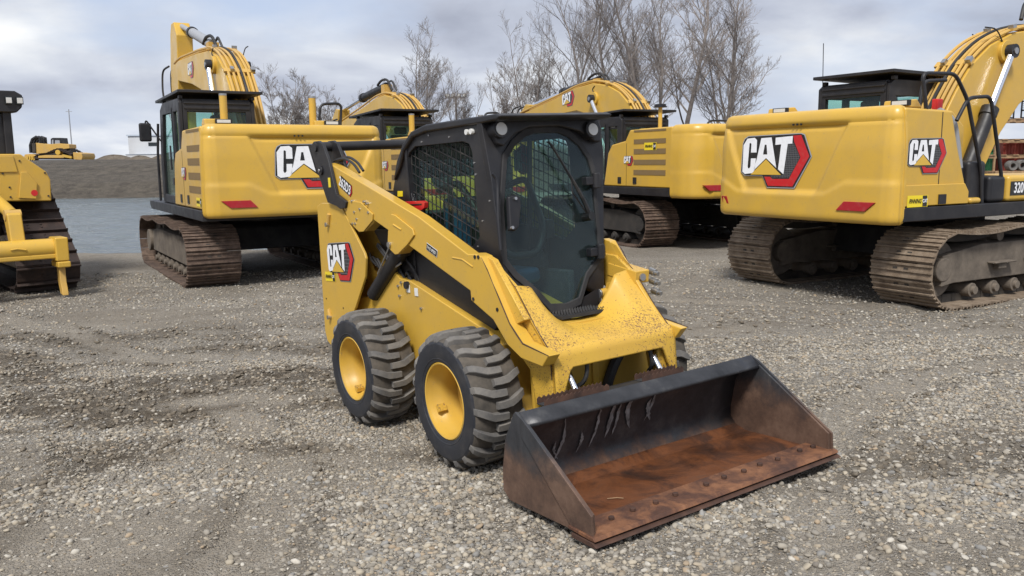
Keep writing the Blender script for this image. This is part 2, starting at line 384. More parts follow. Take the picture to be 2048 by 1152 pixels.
def dealer_plate(M, wd, parent):
    b = MB(); h = wd*.36
    b.add([(-wd/2,-h/2,.002),(wd/2,-h/2,.002),(wd/2,h/2,.002),(-wd/2,h/2,.002)], [(0,1,2,3)], 'decal_yellow')
    b.add([(wd*.24,-h*.46,.004),(wd*.46,-h*.46,.004),(wd*.46,h*.46,.004),(wd*.24,h*.46,.004)], [(0,1,2,3)], 'decal_black')
    put_text(b, 'FINNING', h*.5, .82, -wd*.13, .006, 'decal_black', h*.014, .3)
    put_text(b, 'CAT', h*.42, .8, wd*.35, .006, 'decal_white', h*.015)
    return b.build('dealer_sticker', parent, M=M)
#@@SPLIT@@
from mathutils import noise as mn
LX, LY, LYAW, LP, LR = (-0.055, 5.49998, -0.97601, 0.05396, 0.02993)
def S(t): t = max(0., min(1., t)); return t*t*(3-2*t)
def gz(x, y):
    c, s = math.cos(LYAW), math.sin(LYAW); dx_, dy_ = x-LX, y-LY
    xl, yl = c*dx_+s*dy_, -s*dx_+c*dy_
    r = math.hypot(xl-.8, yl); wl = 1-S((r-2.6)/4.0)
    zp = math.tan(LP)*min(xl, 3.2)+math.tan(LR)*max(-2, min(2, yl))
    if 1.0 < xl < 2.5 and abs(yl) < 1.4: zp -= .024*S((xl-1.0)/.3)*S((2.5-xl)/.4)*S((1.4-abs(yl))/.4)
    zf = -.03-.11*S((-x-.5)/4)
    pond = S((y-18.0)/2.2+.12*math.sin(x*1.3))*S((-4.0-x)/3)*S((52-y)/4)
    z = wl*zp+(1-wl)*zf - 1.0*pond
    if y > 46:
        t = S((y-46)/14)
        hgt = 1.5+.60*S((-x-10)/14)+max(0, min(60, y-60))*.0062
        z += .09*t*mn.noise(Vector((x*.35, y*.6, 8)))+.09*t*(1-t)*4*mn.noise(Vector((x*.3, y*.5, 1)))
        z += t*(hgt+.05*(mn.noise(Vector((x*.11, y*.11, 3)))))
    return z
def gz2(x, y):
    v = Vector((x, y, 0)); a = 1 if y < 46 else 2
    near = 1-S((math.hypot(x, y-5)-16)/30)
    d_ = damp_at(x, y) if 2 < y < 14 else 0
    if 2 < y < 13 and abs(x) < 9: r_, sh_, al = rut_at(x, y)
    else: r_ = sh_ = al = 0
    return gz(x, y) - .014*r_ + .014*sh_*(1+.8*mn.noise(v*7)) + d_*(.022*mn.noise(v*5+Vector((9, 0, 0)))+.016*mn.noise(v*11)) + a*(.020*mn.noise(v*.9)+.016*mn.noise(v*2.3+Vector((3, 1, 0)))*near+.010*mn.noise(v*6)*near+.007*mn.noise(v*15)*near)
def fbm(x, y, o=0):
    return mn.noise(Vector((x, y, o)))+.5*mn.noise(Vector((x*2.1, y*2.1, o+3)))+.28*mn.noise(Vector((x*4.3, y*4.3, o+7)))
def damp_at(x, y):
    """0..1, freshly turned dark soil: curving bands left by the tracks of machines"""
    u = x*.30-y*.10; v = y*1.05+x*.22+.35*math.sin(x*.8)
    reg = S((y-4.35-.12*x)/.7)*S((10.5-y)/2)*(S((1.6-x)/1.5)*.95+.25)
    reg = max(reg, .75*S((x-.6)/.8)*S((4.9-y)/.5)*S((y-3.6)/.4), .35)
    return S((fbm(u*1.6, v*1.25, 1)+.36)/.6)*reg
def bare_at(x, y):
    """0..1, packed sandy patches with few stones"""
    a = S((-.75-x+(4.3-y)*.35)/.7)*S((4.7-y)/.8)
    b_ = S((fbm(x*.35, y*1.0, 9)-.12)/.35)*.75
    return max(a*S((fbm(x*1.5, y*1.5, 5)+.75)/.5), b_)
RUTS = [((-9, 7.6), (-3.5, 6.9), (1.2, 7.6), (7, 9.6)), ((-6.5, 9.5), (-3.0, 7.0), (-1.7, 4.9), (-1.9, 2.5)), ((-7, 5.2), (-2.5, 5.9), (-.2, 8.2), (1.8, 12)), ((8, 6.3), (3.8, 6.6), (2.2, 5.0), (1.9, 2.6)), ((8, 9.2), (4.5, 8.0), (1.0, 9.6), (-3, 13))]
def bez(c, n=26):
    out = []
    for i in range(n+1):
        t = i/n; k = ((1-t)**3, 3*t*(1-t)**2, 3*t*t*(1-t), t**3); out.append((sum(a*q[0] for a, q in zip(k, c)), sum(a*q[1] for a, q in zip(k, c))))
    return out
RP = np.array([q for c in RUTS for q in bez(c)]); RN = []
for c in RUTS:
    b_ = bez(c)
    for i in range(len(b_)): a, e = b_[max(i-1, 0)], b_[min(i+1, len(b_)-1)]; l = math.hypot(e[0]-a[0], e[1]-a[1]); RN.append((-(e[1]-a[1])/l, (e[0]-a[0])/l, i*.25))
RN = np.array(RN)
def rut_at(x, y):
    """(depth 0..1, shoulder 0..1, run along) of the nearest wheel mark; each lane has two wheel marks"""
    d = (RP[:, 0]-x)**2+(RP[:, 1]-y)**2; i = int(d.argmin())
    if d[i] > 1.7: return 0, 0, 0
    o = (x-RP[i, 0])*RN[i, 0]+(y-RP[i, 1])*RN[i, 1]; o += .06*mn.noise(Vector((x*1.3, y*1.3, 4))); a = abs(abs(o)-.72)
    f = S((mn.noise(Vector((x*.7, y*.7, 6)))+.45)/.5)
    return (1-S((a-.10)/.10))*f, (1-S((abs(a-.24)-.03)/.09))*f, RN[i, 2]
# ---- ground: one sheet, fine near the machines, coarse far off
def soil_at(x, y):
    r, sh, _ = rut_at(x, y) if y < 13 and abs(x) < 9 else (0, 0, 0); return (max(damp_at(x, y)*(1-.6*r), .5*sh), max(bare_at(x, y), .8*r), 0, 1)
def sheet(name, xs, ys, mat, kind='structure'):
    vs = [(x, y, gz2(x, y)) for y in ys for x in xs]; n = len(xs)
    fs = [(j*n+i, j*n+i+1, (j+1)*n+i+1, (j+1)*n+i) for j in range(len(ys)-1) for i in range(n-1)]
    me = bpy.data.meshes.new(name); me.from_pydata(vs, [], fs); me.materials.append(MAT[mat])
    ca = me.color_attributes.new('soil', 'FLOAT_COLOR', 'POINT') if mat == 'gravel_ground' else None
    if ca: ca.data.foreach_set('color', np.array([soil_at(x, y) if y < 30 and y > 0 else (.2, .2, 0, 1) for x, y, z in vs]).ravel().astype(np.float32))
    me.polygons.foreach_set('use_smooth', [True]*len(fs)); o = bpy.data.objects.new(name, me); COL.objects.link(o); o['kind'] = kind; return o
def warp(lo, hi, c, n, k):
    out = []
    for i in range(n+1):
        u = -1+2*i/n; s_ = math.sinh(k*abs(u))/math.sinh(k); out.append(c+(hi-c)*s_ if u > 0 else c-(c-lo)*s_)
    return out
XS = warp(-90, 90, 0, 330, 4.6); YS = warp(-30, 46, 5, 330, 3.8)
sheet('ground', XS, YS, 'gravel_ground')
XF = warp(-900, 900, -10, 150, 3.6); YF = [46+i*.8 for i in range(32)]+[72, 76, 82, 90, 100, 120, 150, 200, 300, 500, 900, 1800]
YF = sorted(set(YF))
def gzb(x, y): return gz2(x, y)
hl = sheet('hill', [q for q in XF], YF, 'bank_grass')
# pond
def wave(u, v):
    x, y = -62+59.5*u, 17.6+35.4*v; q = Vector((x*.55, y*1.5, 0))
    return (x, y, -.27+.030*mn.noise(q)+.020*mn.noise(q*2.4+Vector((5, 2, 0)))+.010*mn.noise(q*5.1))
b = MB(); b.grid(wave, 300, 260, 'pond_water'); o = b.build('water', smooth=True); o['kind'] = 'structure'
# ---- loose gravel stones round the machines
rng = np.random.default_rng(5)
def ico(sub):
    import bmesh
    bm = bmesh.new(); bmesh.ops.create_icosphere(bm, subdivisions=sub, radius=1)
    v = np.array([q.co for q in bm.verts]); f = np.array([[q.index for q in p.verts] for p in bm.faces]); bm.free(); return v, f
PAL = np.array([1.05, 1.02, .97])*np.array([(.26,.245,.22),(.32,.30,.265),(.36,.325,.265),(.20,.19,.175),(.44,.425,.39),(.30,.26,.205),(.225,.23,.235),(.14,.13,.12),(.33,.26,.185),(.47,.455,.42)])
PW = np.array([.17,.18,.15,.11,.09,.12,.08,.04,.04,.02])
CLOD = np.array([(.115,.094,.070),(.15,.125,.095),(.085,.070,.053)])
def stones(n, y0, y1, sub, sc0, sc1, mode='stone', pw=2.2):
    P = []; tries = 0
    while len(P) < n and tries < n*12:
        tries += 1
        y = math.sqrt(rng.random()*(y1*y1-y0*y0)+y0*y0); x = (rng.random()*2-1)*(.68*y+.4)
        dm, br = soil_at(x, y)[:2]
        k = (1-.93*br)*(1-.55*dm)*(.55+.6*S((fbm(x*.9, y*1.2, 2)+.5))) if mode == 'stone' else ((1-.7*br) if mode == 'fine' else dm**1.5)
        if k > rng.random(): P.append((x, y))
    P = np.array(P); n = len(P); v, f = ico(sub); m = len(v)
    size = (sc0+(sc1-sc0)*rng.random(n)**pw)
    A = size[:, None]*np.stack([rng.uniform(.8, 1.35, n), rng.uniform(.65, 1.0, n), rng.uniform(.38, .75, n)], 1)
    th = rng.uniform(0, 2*math.pi, n); tl = rng.normal(0, .32, n)
    V = v[None]*A[:, None, :]
    V = V*(1+rng.normal(0, .10 if mode != 'clod' else .17, (n, m, 1)))
    c, s_ = np.cos(tl)[:, None], np.sin(tl)[:, None]
    X = V[..., 0]*c+V[..., 2]*s_; Z = -V[..., 0]*s_+V[..., 2]*c; Y = V[..., 1]
    c, s_ = np.cos(th)[:, None], np.sin(th)[:, None]
    X, Y = X*c-Y*s_, X*s_+Y*c
    gzs = np.array([gz2(x, y) for x, y in P])
    V = np.stack([X+P[:, :1], Y+P[:, 1:2], Z+(gzs+A[:, 2]*rng.uniform(-.3, .55, n))[:, None]], -1).reshape(-1, 3)
    F = (f[None]+(np.arange(n)*m)[:, None, None]).reshape(-1, 3)
    if mode == 'clod': colr = CLOD[rng.integers(0, 3, n)]*rng.uniform(.8, 1.2, (n, 1))
    else: colr = PAL[rng.choice(len(PAL), n, p=PW/PW.sum())]*rng.uniform(.72, 1.12, (n, 1))
    return V, F, np.repeat(colr, m, 0)
parts_ = [stones(17000, 2.5, 4.6, 2, .005, .0195), stones(42000, 2.5, 5.6, 1, .0025, .0075, 'fine', 1), stones(42000, 4.4, 8.0, 1, .006, .020), stones(9000, 4.0, 9.5, 2, .006, .026, 'clod', 2.5), stones(26000, 7.8, 14.5, 1, .008, .024)]
off = 0; VV = []; FF = []; CC = []
for V, F, c in parts_: VV.append(V); FF.append(F+off); CC.append(c); off += len(V)
VV = np.concatenate(VV); FF = np.concatenate(FF); CC = np.concatenate(CC)
me = bpy.data.meshes.new('gravel'); me.vertices.add(len(VV)); me.vertices.foreach_set('co', VV.ravel().astype(np.float32))
me.loops.add(FF.size); me.loops.foreach_set('vertex_index', FF.ravel().astype(np.int32))
me.polygons.add(len(FF)); me.polygons.foreach_set('loop_start', np.arange(0, FF.size, 3, dtype=np.int32)); me.polygons.foreach_set('loop_total', np.full(len(FF), 3, np.int32))
me.update(); at_ = me.color_attributes.new('tint', 'FLOAT_COLOR', 'POINT'); at_.data.foreach_set('color', np.c_[CC, np.ones(len(CC))].ravel().astype(np.float32))
me.polygons.foreach_set('use_smooth', [True]*len(FF)); me.materials.append(MAT['stone'])
o = bpy.data.objects.new('gravel', me); COL.objects.link(o); tag(o, 'loose grey and tan pebbles strewn over the yard', 'gravel'); o['kind'] = 'stuff'

# ---------------------------------------------------------------- bare trees
def make_tree(seed, H, spread, stems=1, lean=(0, 0), limbs=11, up=.75):
    R = random.Random(seed); tr = MB(); cr = MB()
    tv, tf = cr.v, cr.f
    cr.mi('bark')
    def twig(p, q, r0, r1):
        t = (q-p); 
        if t.length < 1e-6: return
        t.normalize(); a = t.cross(Vector((.3, .8, .1))).normalized(); b_ = t.cross(a); k = len(tv)
        for base, r in ((p, r0), (q, r1)):
            for an in (0, 2.094, 4.189): tv.append(tuple(base+a*(math.cos(an)*r)+b_*(math.sin(an)*r)))
        for i in range(3): j = (i+1) % 3; tf.append((k+i, k+j, k+3+j, k+3+i)); cr.m.append(0)
    def grow(p, d, L, r, depth):
        n = 5 if depth > 1 else 3; pts = [p]; dd = d.copy()
        for i in range(n):
            dd = (dd+Vector((R.gauss(0, .12), R.gauss(0, .12), R.gauss(.045, .06)))).normalized(); pts.append(pts[-1]+dd*(L/n))
        for i in range(n):
            ra, rb = max(.007, r*(1-.8*i/n)), max(.006, r*(1-.8*(i+1)/n))
            twig(pts[i], pts[i+1], ra*.8, rb*.8)
        if depth == 0: return
        m = {3: 7, 2: 7, 1: 5}.get(depth, 7)
        for k in range(m):
            t = .15+.83*(k+R.random()*.9)/m; t = min(t, .98); i = min(int(t*n), n-1); q = pts[i].lerp(pts[i+1], t*n-i)
            ax = Vector((R.gauss(0, 1), R.gauss(0, 1), R.gauss(0, .6))).cross(dd)
            if ax.length < .01: continue
            ax.normalize(); an = R.uniform(.4, .85); nd_ = (Matrix.Rotation(an, 3, ax) @ dd); nd_.z += .12; nd_.normalize()
            grow(q, nd_, L*R.uniform(.38, .62)*(1.1-.5*t), max(.010, r*.5*(1-.5*t)), depth-1)
    for s_ in range(stems):
        a0 = 2*math.pi*s_/max(stems, 1)+R.random()*1.2; sp = .16 if stems > 1 else 0
        d = Vector((lean[0]+math.cos(a0)*sp*R.uniform(.6, 1.8), lean[1]+math.sin(a0)*sp, 1)).normalized(); p = Vector((math.cos(a0)*.15*(stems > 1), math.sin(a0)*.15*(stems > 1), -.3))
        hh = H*R.uniform(.8, 1.0); pts = [p]; n = 10; r0 = H*.0135*(1 if stems == 1 else .75)
        for i in range(n):
            d = (d+Vector((R.gauss(0, .07), R.gauss(0, .07), .03))).normalized(); pts.append(pts[-1]+d*(hh/n))
        rs = [r0*(1-.95*(i/n)**.8) for i in range(n+1)]
        tr.tube(pts, rs, 'bark', 7)
        m = int(limbs*(1 if stems == 1 else .8))
        for k in range(m):
            t = .16+.80*(k+R.random()*.8)/m; t = min(t, .97); i = min(int(t*n), n-1); q = pts[i].lerp(pts[i+1], t*n-i)
            an = R.uniform(0, 6.283); o_ = spread*R.uniform(.7, 1.25); nd_ = Vector((math.cos(an)*o_, math.sin(an)*o_, up+R.uniform(-.15, .25))).normalized()
            grow(q, nd_, hh*R.uniform(.8, 1.15)*(.42-.30*t), max(.016, r0*.55*(1-.75*t)), 3 if t < .6 else 2)
    return tr, cr
tree_protos = {}
def plant(kind, px, py, label, s_=1, rz=0):
    z = gz(px, py)
    if kind not in tree_protos:
        t = thing('bare_tree', label, 'tree', (px, py, z), rz, 'bare trees behind the yard')
        tr, cr = make_tree(**TREES[kind]); a = tr.build('trunk', t, smooth=True); c = cr.build('crown', t)
        tree_protos[kind] = (t, a, c)
    else:
        t0, a, c = tree_protos[kind]; t = thing('bare_tree', label, 'tree', (px, py, z), rz, 'bare trees behind the yard')
        for q in (a, c): d = q.copy(); COL.objects.link(d); d.parent = t
    t.scale = (s_, s_, s_); return t
TREES = dict(
  round=dict(seed=3, H=7.6, spread=.95, stems=4, limbs=15, up=.75),
  tall=dict(seed=11, H=16.5, spread=.75, stems=1, limbs=20, up=.8),
  tall2=dict(seed=29, H=17.5, spread=.7, stems=2, limbs=19, up=.9),
  broad=dict(seed=17, H=10.5, spread=1.05, stems=3, limbs=14, up=.75),
  thin=dict(seed=5, H=9, spread=.62, stems=3, limbs=13, up=.95),
  lean=dict(seed=41, H=15, spread=.6, stems=1, limbs=18, lean=(.25, 0), up=.8))
# pixel column -> x at a distance is folded into these numbers: (kind, x, y, scale, turn, label)
for k, x, y, s_, r_, lb in [
  ('round', -14.7, 57, 1.0, 0, 'low round-crowned bare tree left of all the others, above the left excavator'),
  ('round', -12.6, 59, .78, 2.2, 'smaller round-crowned bare tree touching the leftmost one'),
  ('thin', -11.0, 60, .60, .6, 'small bare tree just right of the low round-crowned one'),
  ('thin', -8.7, 58, .62, 2.3, 'slight bare tree above the left excavator counterweight, beside the broad tree'),
  ('broad', -6.3, 58, 1.0, 0, 'broad bare tree with forking limbs behind the second excavator'),
  ('thin', -3.3, 60, .80, 3.6, 'slim bare tree behind the floodlight mast'),
  ('thin', -.3, 59, .84, 1.1, 'slim upright bare tree in the gap above the loader cab roof'),
  ('thin', 1.9, 62, 1.15, 4.4, 'many-stemmed bare tree behind the stick of the third excavator'),
  ('tall2', 4.3, 60, .88, 0, 'twin-stemmed tall bare tree above the third excavator boom'),
  ('tall', 7.2, 58, .86, 0, 'tall straight bare tree right of the third excavator boom bend'),
  ('tall2', 9.4, 56, .95, 2.1, 'tallest twin-trunk bare tree above the third excavator cab'),
  ('tall', 11.4, 57, .95, 2.6, 'thick-trunked tall bare tree above the third excavator counterweight'),
  ('lean', 12.6, 54, 1.0, 0, 'tall bare tree leaning right beside the right-hand excavator counterweight'),
  ('lean', 9.9, 61, .92, 3.3, 'tall bare tree leaning left, crossing the other trunks'),
  ('broad', 15.2, 60, 1.2, 2.4, 'broad low bare tree at the right end of the row'),
  ('lean', 7.4, 62, .80, .4, 'smaller right-leaning bare tree between the tall trunks')]:
    plant(k, x, y, lb, s_, r_)

R = random.Random(8)
BR = []
for k in range(3):
    b = MB(); b.mi('bark')
    for i in range(260):
        a = R.uniform(0, 6.28); r = R.uniform(0, .9); p = Vector((math.cos(a)*r, math.sin(a)*r, 0)); d = Vector((math.cos(a)*.4+R.gauss(0, .25), math.sin(a)*.4+R.gauss(0, .25), 1)).normalized()*R.uniform(.6, 1.6)
        b.tube([p, p+d*.5+Vector((R.gauss(0, .05), 0, 0)), p+d], [.014, .010, .006], 'bark', 3, False)
        q = p+d*.55; b.tube([q, q+Vector((R.gauss(0, .3), R.gauss(0, .3), R.uniform(.2, .6)))], [.009, .005], 'bark', 3, False)
    BR.append(b)
b0 = [b.build('bare_shrub') for b in BR]
for k in range(22):
    x = -16+k*1.55+R.uniform(-.4, .4); y = R.uniform(52, 57); o = b0[k] if k < 3 else b0[k % 3].copy()
    if k >= 3: COL.objects.link(o)
    o.location = (x, y, gz(x, y)-.05); o.rotation_euler = (0, 0, R.uniform(0, 6)); s_ = R.uniform(.9, 1.5); o.scale = (s_*1.2, s_, s_)
    tag(o, 'bare grey-brown shrub in the thicket at the foot of the tree row', 'shrub', 'shrubs under the bare trees')

# ---------------------------------------------------------------- far things
bl_ = thing('warehouse', 'white flat-roofed warehouse far beyond the pond', 'building', (-66.5, 150, 1.8))
b = MB(); b.box((0, 0, 0), (26, 18, 4.6), 'white_wall'); b.build('wall', bl_, .03)
b = MB(); b.box((-.2, -.2, 4.62), (26.2, 18.2, 4.85), 'wall_blue'); b.build('roof', bl_)
b = MB(); b.box((3.5, -.06, 2.9), (5.2, -.01, 3.5), 'dark_glass'); b.build('window', bl_)
b = MB(); b.box((1.2, -4, -.2), (9, -.05, 1.4), 'white_wall'); b.box((1.1, -4.1, 1.42), (9.1, -.02, 1.5), 'wall_blue'); b.build('loading_dock', bl_)
up_ = thing('utility_pole', 'thin utility pole standing beyond the mound behind the far bulldozer', 'pole', (-56.0, 110, 2.0), 0)
b = MB(); b.tube([(0, 0, -.5), (0, 0, 6.6)], [.09, .06], 'grey_paint', 8); b.build('shaft', up_)
b = MB(); b.box((-.4, -.03, 6.3), (.4, .03, 6.36), 'grey_paint'); b.build('crossarm', up_)
fl_ = thing('floodlight_mast', 'steel mast with four floodlights among the bare trees', 'light mast', (-3.85, 62, gz(-3.85, 62)))
b = MB(); b.tube([(0, 0, 0), (0, 0, 4.9)], [.09, .05], 'dark_steel', 8); b.box((-.62, -.03, 4.72), (.62, .03, 4.78), 'dark_steel'); b.build('mast', fl_)
for x in (-.6, -.22, .22, .6):
    b = MB(); b.box((x-.15, -.14, 4.8), (x+.15, .1, 5.05), 'dark_steel'); b.box((x-.11, -.16, 4.83), (x+.11, -.142, 5.02), 'white_lamp'); b.build('floodlight', fl_, .01)
# ================================================================ the loader
Lr = thing('skid_steer_loader', 'yellow wheeled skid steer loader with black cab and rusty bucket in the foreground', 'loader', (LX, LY, 0))
Lr.rotation_mode = 'YXZ'; Lr.rotation_euler = (LR, -LP, LYAW)
def y3(pts, y): return [(p[0], y, p[1]) for p in pts]
AY = .54
def F(s_, y): return s_*y if s_ < 0 else y-(.07 if y < .5 else .10)      # far side sits closer in
# ---- wheels
def make_wheel():
    hub = MB(); hub.lathe([(.0, .015), (.10, .015), (.11, .03), (.15, .03), (.173, .055), (.0, .06)], 'yellow', 32)
    rim = MB(); rim.lathe([(.172, .06), (.174, -.02), (.181, -.070), (.192, -.085), (.196, -.115), (.203, -.13), (.206, -.147), (.213, -.150), (.219, -.144), (.218, -.125), (.212, -.118), (.19, .10), (.21, .145), (.2, .145), (.17, .10), (.172, .06)], 'yellow', 56)
    rim.box((-.02, -.112, -.178), (.022, -.06, -.150), 'yellow_worn')
    ty = MB()
    ty.lathe([(.214, -.132), (.222, -.150), (.250, -.158), (.292, -.161), (.322, -.158), (.336, -.150)], 'tyre_side', 72)
    ty.lathe([(.336, -.150), (.343, -.140), (.350, -.115), (.356, -.06), (.358, 0), (.356, .06), (.350, .115), (.343, .140), (.336, .150), (.292, .16), (.25, .155), (.215, .14)], 'tyre_groove', 72)
    ty.lathe([(.236, -.1545), (.240, -.158), (.244, -.1565)], 'tyre_side', 72)
    n = 19
    for side in (-1, 1):
        for k in range(n):
            a0 = 2*math.pi*(k+(.5 if side > 0 else 0))/n
            # centre line of one lug: (axial position, angle offset, outer radius, half width)
            cl = [(.156, .120, .340, .054), (.148, .110, .364, .060), (.122, .080, .380, .064), (.090, .040, .385, .066), (.058, .002, .387, .064), (.010, -.008, .388, .062), (-.032, -.008, .387, .058)]
            vs = []; fs = []
            for wv, ao, ro, hw in cl:
                y = -wv if side < 0 else wv; a = a0+ao
                hb = hw+.009
                for (r, h) in ((.330 if wv > .14 else .342, -hb), (ro-.004, -hw-.001), (ro, -hw+.008), (ro, hw-.008), (ro-.004, hw+.001), (.330 if wv > .14 else .342, hb)):
                    an = a+h*.86; vs.append((r*math.cos(an), y, r*math.sin(an)))
            m = len(cl)
            for i in range(m-1):
                for j in range(5): fs.append((i*6+j, i*6+j+1, (i+1)*6+j+1, (i+1)*6+j))
            fs.append((0, 1, 2, 3, 4, 5)); fs.append(tuple((m-1)*6+j for j in range(6)))
            ty.add(vs, fs, 'tyre_tread')
    return hub, rim, ty
hub, rim, ty = make_wheel(); wheel0 = None
for sx in (-.626, .626):
    for sy in (-1, 1):
        if wheel0 is None:
            wh = hub.build('wheel', Lr, smooth=True); r_ = rim.build('rim', wh, smooth=True); t_ = ty.build('tyre', wh, smooth=True); t_.data.set_sharp_from_angle(angle=rad(24)); wheel0 = (wh, r_, t_)
        else:
            wh = wheel0[0].copy(); COL.objects.link(wh); wh.parent = Lr
            for q in wheel0[1:]: d = q.copy(); COL.objects.link(d); d.parent = wh
        wh.location = (sx, -.645 if sy < 0 else .60, .398); wh.rotation_euler = (0, [.35, 1.1][sx > 0], 0) if sy < 0 else (0, .7, math.pi)
# ---- lower frame and engine bay
fr = [(-1.489,0.709),(-1.131,0.806),(-0.944,0.828),(-0.797,0.895),(-0.721,0.995),(-0.574,1.027),(-0.498,0.983),(-0.346,0.972),(0.581,0.733),(0.72,0.671),(0.728,0.356)]
b = MB(); b.prism(fr + [(.95, .20), (-1.25, .20), (-1.25, .55)], 1, -.45, .45, 'yellow'); b.build('lower_frame', Lr, .008)
b = MB(); b.box((-1.42, -.38, .40), (-.42, .38, 1.30), 'dirty_dark'); b.box((-1.30, -.34, 1.302), (-.48, .34, 1.40), 'black_matte')
rg = random.Random(3)
for k in range(16):
    x0, z0 = rg.uniform(-1.1, -.4), rg.uniform(.75, 1.2)
    b.tube(round_path([(x0, -.385, z0), (x0+.1, -.42, z0+rg.uniform(-.1, .1)), (x0+.25, -.42, z0-.1), (x0+.3, -.38, z0-.25)], .05), .011, 'rubber_hose', 6)
b.build('engine_bay', Lr, .004)
b = MB(); b.box((-1.475, -.40, .42), (-1.425, .40, 1.34), 'yellow'); b.build('rear_door', Lr, .01)
b = MB(); b.box((-.55, -.40, .62), (-.30, -.385, .80), 'black_matte'); 
# decals and fittings on the side panel
for q in [(-0.372,0.92),(-0.261,0.904)]: b = MB(); b.box((q[0]-.022, -.456, q[1]-.026), (q[0]+.022, -.452, q[1]+.026), 'label_white'); b.build('label', Lr)
for q in [(-0.376,0.943)]: b = MB(); b.cyl((q[0], -.45, q[1]), (q[0], -.475, q[1]), .025, 'black', 12); b.build('key_cap', Lr)
for q in [(-0.519,0.927),(-0.509,0.86),(-0.209,0.799),(-0.469,0.954)]: b = MB(); b.cyl((q[0], -.45, q[1]), (q[0], -.462, q[1]), .010, 'zinc', 8); b.build('bolt', Lr)
# ---- towers
tw = [(-1.648,1.492),(-1.549,1.514),(-1.227,1.504),(-1.161,1.467),(-0.841,1.151),(-0.824,1.113),(-0.859,0.984),(-1.075,0.748),(-1.293,0.555),(-1.551,0.368),(-1.692,0.423),(-1.726,0.5)]
for s_ in (-1, 1):
    b = MB(); b.prism(tw, 1, F(s_, AY), F(s_, AY-.02), 'yellow'); b.prism(tw, 1, F(s_, AY-.16), F(s_, AY-.18), 'yellow')
    q0, q1 = tw[0], tw[-1]; b.prism([q0, q1, (q1[0]+.02, q1[1]), (q0[0]+.02, q0[1])], 1, F(s_, AY-.021), F(s_, AY-.159), 'yellow')
    t = b.build('tower', Lr, .005)
    pin = [(-1.438,1.35),(-1.399,1.429),(-1.571,0.628),(-1.587,0.689)]
    for i in (0, 2):
        c0, c1 = pin[i], pin[i+1]; b = MB()
        b.tube([(c0[0], F(s_, AY+.006), c0[1]), (c1[0], F(s_, AY+.006), c1[1])], .017, 'yellow_dusty', 10); b.cyl((c0[0], F(s_, AY), c0[1]), (c0[0], F(s_, AY+.03), c0[1]), .017, 'zinc', 12); b.build('pivot_bolt', t)
    for q in [(-1.629,0.769),(-1.303,0.722)]: b = MB(); b.cyl((q[0], F(s_, AY), q[1]), (q[0], F(s_, AY+.004), q[1]), .006, 'black', 8); b.build('bolt', t)
    if s_ < 0:
        O = [(-1.315,-0.541,1.073)][0]
        emblem(frame((O[0]+.05, -AY-.001, O[2]), (1, 0, .03), (0, 0, 1)), .50, Lr)
        O = [(-1.501,-0.541,0.95)][0]
        dealer_plate(frame((O[0], -AY-.001, O[2]), (1, 0, .03), (0, 0, 1)), .20, Lr)
